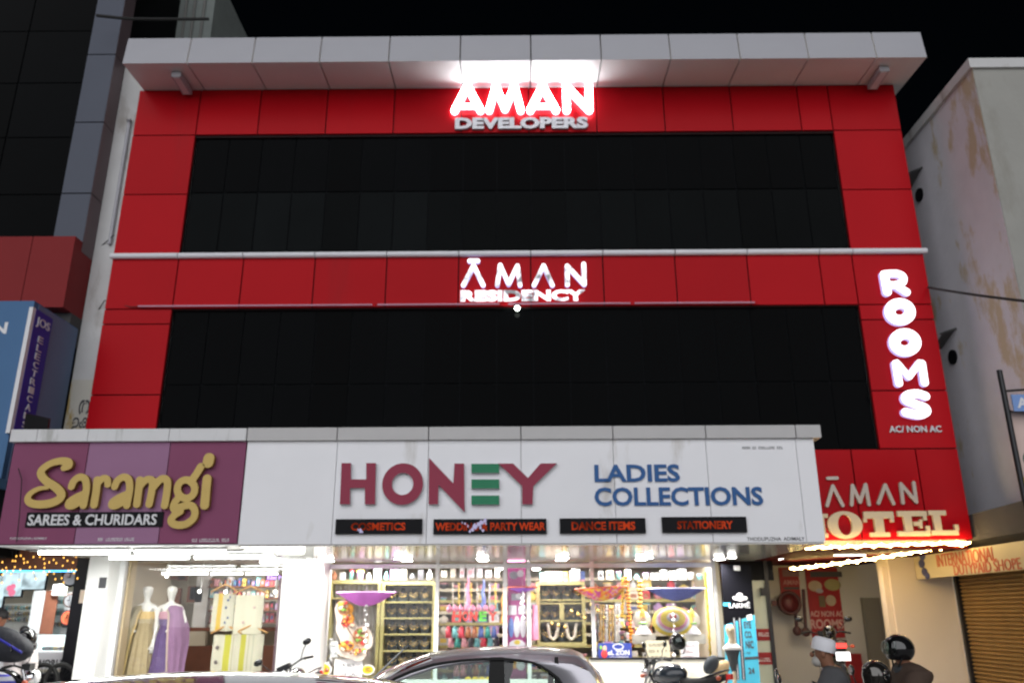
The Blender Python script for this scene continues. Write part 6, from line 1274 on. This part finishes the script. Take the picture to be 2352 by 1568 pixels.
# ------------------------------------------------------------------ cars
def car(name, lab, paint, outer, dlo, yn, yf, bot, ext, seatm, pill):
    """outer: greenhouse outline (x, z) front to rear, dlo: side window outline; yn near side, yf far side"""
    ym = (yn+yf)/2; o = thing(name, (sum(p[0] for p in outer)/len(outer), ym, 0), lab, 'car')
    zb = outer[0][1]; hw = (yf-yn)/2; inset = lambda z: .16*max(0, z-zb)/.5+.0
    mb = MB(); n = len(outer); K = 12; vs = []
    for (x, z) in outer:
        for k in range(K+1):
            t = -1+2*k/K; w_ = hw-inset(z); crown = .055*(1-t*t)*min(1, (z-zb)/.25); edge = -.035*max(0, abs(t)-.86)/.14*min(1, (z-zb)/.25); vs.append((x-(.10*(1-t*t) if x < outer[n//3][0] else -.06*(1-t*t) if x > outer[-4][0] else 0), ym+w_*t, z+crown+edge))
    ws, rg_ = ext; fs = []; gl = []; gr2 = []
    for i in range(n-1):
        for k in range(K):
            f = (i*(K+1)+k, i*(K+1)+k+1, (i+1)*(K+1)+k+1, (i+1)*(K+1)+k)
            ((gl if i < ws else gr2) if (i < ws or i >= rg_) and 0 < k < K-1 else fs).append(f)
    mb.add(vs, fs, True); mb.build('roof', paint, o)
    mb = MB(); mb.add(vs, gl, True); mb.build('windscreen', M['carglass'], o)
    mb = MB(); mb.add(vs, gr2, True); mb.build('rear_window', M['carglass'], o)
    def side(poly, s, off=0): return [(x, ym+s*(hw-inset(z)-off), z) for x, z in poly]
    for s, nm in ((-1, 'near'), (1, 'far')):
        # ring between outline and window opening, resampled by angle
        cx_ = sum(p[0] for p in dlo)/len(dlo); cz = sum(p[1] for p in dlo)/len(dlo)
        def resample(poly, N=72):
            pts = []
            for i in range(N):
                a = 2*math.pi*i/N; d = Vector((math.cos(a), math.sin(a))); best = None
                for j in range(len(poly)):
                    p, q = Vector(poly[j]), Vector(poly[(j+1) % len(poly)]); e = q-p; den = d.x*e.y-d.y*e.x
                    if abs(den) < 1e-9: continue
                    r = p-Vector((cx_, cz)); t = (r.x*e.y-r.y*e.x)/den; u = (r.x*d.y-r.y*d.x)/den
                    if t > 0 and -1e-6 <= u <= 1+1e-6 and (best is None or t < best): best = t
                pts.append((cx_+d.x*best, cz+d.y*best) if best else (cx_, cz))
            return pts
        A, Bq = resample(outer), resample(dlo); N = len(A)
        def bend(p): return p[1]-.032*min(1, max(0, (p[1]-zb)/.25))*1
        v1 = [(x, ym+s*(hw-inset(z)), z-.03*min(1, max(0, (z-zb)/.25))) for x, z in A]; v2 = [(x, ym+s*(hw-inset(z)+.008), z) for x, z in Bq]; v3 = [(x, ym+s*(hw-inset(z)-.03), z) for x, z in Bq]
        mb = MB(); mb.add(v1+v2+v3, [(i, (i+1) % N, N+(i+1) % N, N+i) for i in range(N)]+[(N+i, N+(i+1) % N, 2*N+(i+1) % N, 2*N+i) for i in range(N)], True); mb.build('side_frame', paint, o)
        mb = MB(); pts = [(x, ym+s*(hw-inset(z)+.012), z) for x, z in Bq]; mb.tube(pts+[pts[0]], .010, 6); mb.build('window_seal', M['rubber'], o)
        mb = MB(); mb.add(side(dlo, s, .012), [list(range(len(dlo)))]); mb.build('side_window', M['carglass'], o)
        for (x0, x1) in pill:
            zt = max(z for x, z in dlo)+.01; mb = MB(); mb.add([(x0-.02, ym+s*(hw-.002), zb-.02), (x1+.02, ym+s*(hw-.002), zb-.02), (x1, ym+s*(hw-inset(zt)-.002), zt), (x0, ym+s*(hw-inset(zt)-.002), zt)]+[(x0-.02, ym+s*(hw-.05), zb-.02), (x1+.02, ym+s*(hw-.05), zb-.02), (x1, ym+s*(hw-inset(zt)-.05), zt), (x0, ym+s*(hw-inset(zt)-.05), zt)], [(0,1,2,3),(4,7,6,5),(0,4,5,1),(1,5,6,2),(3,2,6,7),(0,3,7,4)]); mb.build('door_pillar', M['rubber'], o)
    xf, xr = bot; mb = MB()         # lower body with bonnet, bumpers
    prof = [(xf, .35, .80), (xf, .62, .88), (xf+.18, .78, .95), (outer[0][0]-.05, zb-.02, 1.0), (outer[-1][0], zb-.02, 1.0), (xr-.05, zb-.12, .97), (xr, .7, .92), (xr, .35, .85)]
    sec = []
    for (x, z, wf) in prof: sec.append((x, z, hw*wf))
    vs = []
    for (x, z, w_) in sec: vs += [(x, ym-w_, z), (x, ym-w_*.8, z+.02), (x, ym+w_*.8, z+.02), (x, ym+w_, z)]
    fs = [(4*i+k, 4*i+k+1, 4*i+5+k, 4*i+4+k) for i in range(len(sec)-1) for k in range(3)]
    vs2 = [(x, ym+s*w_*1.0, z) for s in (-1, 1) for (x, z, w_) in sec]; m_ = len(sec)
    lowv = [(x, ym+s*hw*.93, .22) for s in (-1, 1) for x in (xf, xr)]
    mb.add(vs, fs, True); mb.add(vs2[:m_], [list(range(m_))]); mb.add(vs2[m_:], [list(range(m_))])
    mb.box(xf+.01, xr-.01, ym-hw*.84, ym+hw*.84, .20, .36); mb.build('body', paint, o)
    for x in (xf+.62, xr-.58):
        for s in (-1, 1):
            mb = MB(); mb.torus((x, ym+s*(hw-.09), .29), .215, .075, 28, 10); w_ = mb.build('wheel', M['rubber'], o); mb = MB(); mb.lathe([(.001, .03), (.08, .04), (.18, .03), (.19, -.02)], (x, ym+s*(hw-.02), .29), 20, 0, Matrix.Rotation(R(90 if s < 0 else -90), 3, 'X')); mb.build('rim', M['silver'], w_)
    for s in (-1, 1):
        mb = MB(); mb.ell((xf+.06, ym+s*hw*.62, .68), (.08, .17, .07), 14, 8); mb.build('headlight', M['offw'], o); mb = MB(); mb.ell((xr-.03, ym+s*hw*.74, .82), (.05, .09, .13), 14, 8); mb.build('tail_light', M['bikered'], o)
        mb = MB(); xm = outer[0][0]+.12; mb.ell((xm, ym+s*(hw+.09), zb+.06), (.06, .10, .065), 16, 10); mr_ = mb.build('wing_mirror', paint, o); mb = MB(); mb.tube([(xm, ym+s*(hw-.02), zb+.02), (xm, ym+s*(hw+.06), zb+.04)], .02, 6); mb.build('stalk', M['rubber'], mr_)
    for sx in seatm:
        for s in (-1, 1):
            mb = MB(); y_ = ym+s*hw*.45; mb.ell((sx+.03, y_, zb-.08), (.08, .23, .38), 14, 10, 0, Matrix.Rotation(R(12), 3, 'Y')); mb.ell((sx+.12, y_, zb+.34), (.05, .12, .10), 12, 8); mb.cbox((sx-.25, y_, zb-.45), (.5, .44, .14)); mb.build('seat', M['velvet'], o)
    mb = MB(); mb.box(outer[0][0]-.05, outer[0][0]+.35, ym-hw*.85, ym+hw*.85, zb-.25, zb+.0); mb.build('dashboard', M['velvet'], o)
    if len(outer) > 8:
        mb = MB(); mb.torus((outer[0][0]+.52, ym+hw*.45, zb-.02), .17, .014, 24, 6, 'x'); mb.build('steering_wheel', M['rubber'], o)
    return o
YN = -6.6
px = lambda pts, Y: [(lambda p: (p.x, p.z))(P(x, y, Y)) for x, y in pts]
out = px([(838, 1572), (880, 1544), (940, 1518), (1000, 1498), (1060, 1488), (1120, 1484), (1180, 1483), (1260, 1485), (1325, 1490), (1362, 1499), (1382, 1520), (1402, 1545), (1418, 1572)], YN+.10)
out = [(x-(.09 if i > 10 else .05 if i > 8 else 0), z-.075) for i, (x, z) in enumerate(out)]
zb = 1.0; out = [(out[0][0]-.42, zb)]+out+[(out[-1][0]+.12, zb)]
dl_ = px([(872, 1572), (900, 1550), (945, 1530), (1000, 1514), (1060, 1506), (1110, 1503), (1160, 1503), (1215, 1508), (1255, 1519), (1285, 1537), (1303, 1556), (1308, 1572)], YN+.09)
dl_ = [(x-(.04 if i > 7 else 0), z-.03) for i, (x, z) in enumerate(dl_)]
dl_ = [(dl_[0][0]-.28, zb+.02)]+dl_+[(dl_[-1][0]-.02, zb+.02)]
silver = mat('silver_car_paint', (.50, .485, .53), .3, .5, .5, coat=.7)
pxm = px([(1118, 1540), (1160, 1540), (1276, 1545), (1284, 1545)], YN+.05)
car('parked_car', 'silver hatchback seen from the side in front of the ladies shop', silver, out, dl_, YN, YN+1.48, (out[0][0]-.95, out[-1][0]+.28), (4, 11), (pxm[0][0]+.02,), ((pxm[0][0]+.02, pxm[1][0]-.01), (pxm[2][0], pxm[3][0])))
YF = -9.9
o2 = [(-2.75, 1.0), (-2.38, 1.26), (-2.12, 1.36), (-1.85, 1.40), (-1.55, 1.418), (-1.25, 1.42), (-.95, 1.408), (-.65, 1.385), (-.4, 1.34), (-.05, 1.18), (.25, 1.0)]
d2 = [(-2.45, 1.02), (-2.22, 1.22), (-1.95, 1.30), (-1.4, 1.33), (-.9, 1.31), (-.6, 1.27), (-.3, 1.12), (-.2, 1.02)]
darkp = mat('dark_glossy_car_paint', (.035, .033, .037), .12, .3, .6, coat=1)
fc = car('parked_car', 'dark glossy car whose roof mirrors the signs along the bottom edge', darkp, o2, d2, YF, YF+1.5, (-3.75, 1.1), (3, 8), (-1.3,), ((-1.35, -1.27),))
a, b = P(854, 1560, -8.75), P(927, 1490, -8.75); mb = MB(); mb.tube([a, b], [.006, .004], 6); mb.build('aerial', mat('pale_aerial', (.5, .5, .5), .4), fc)
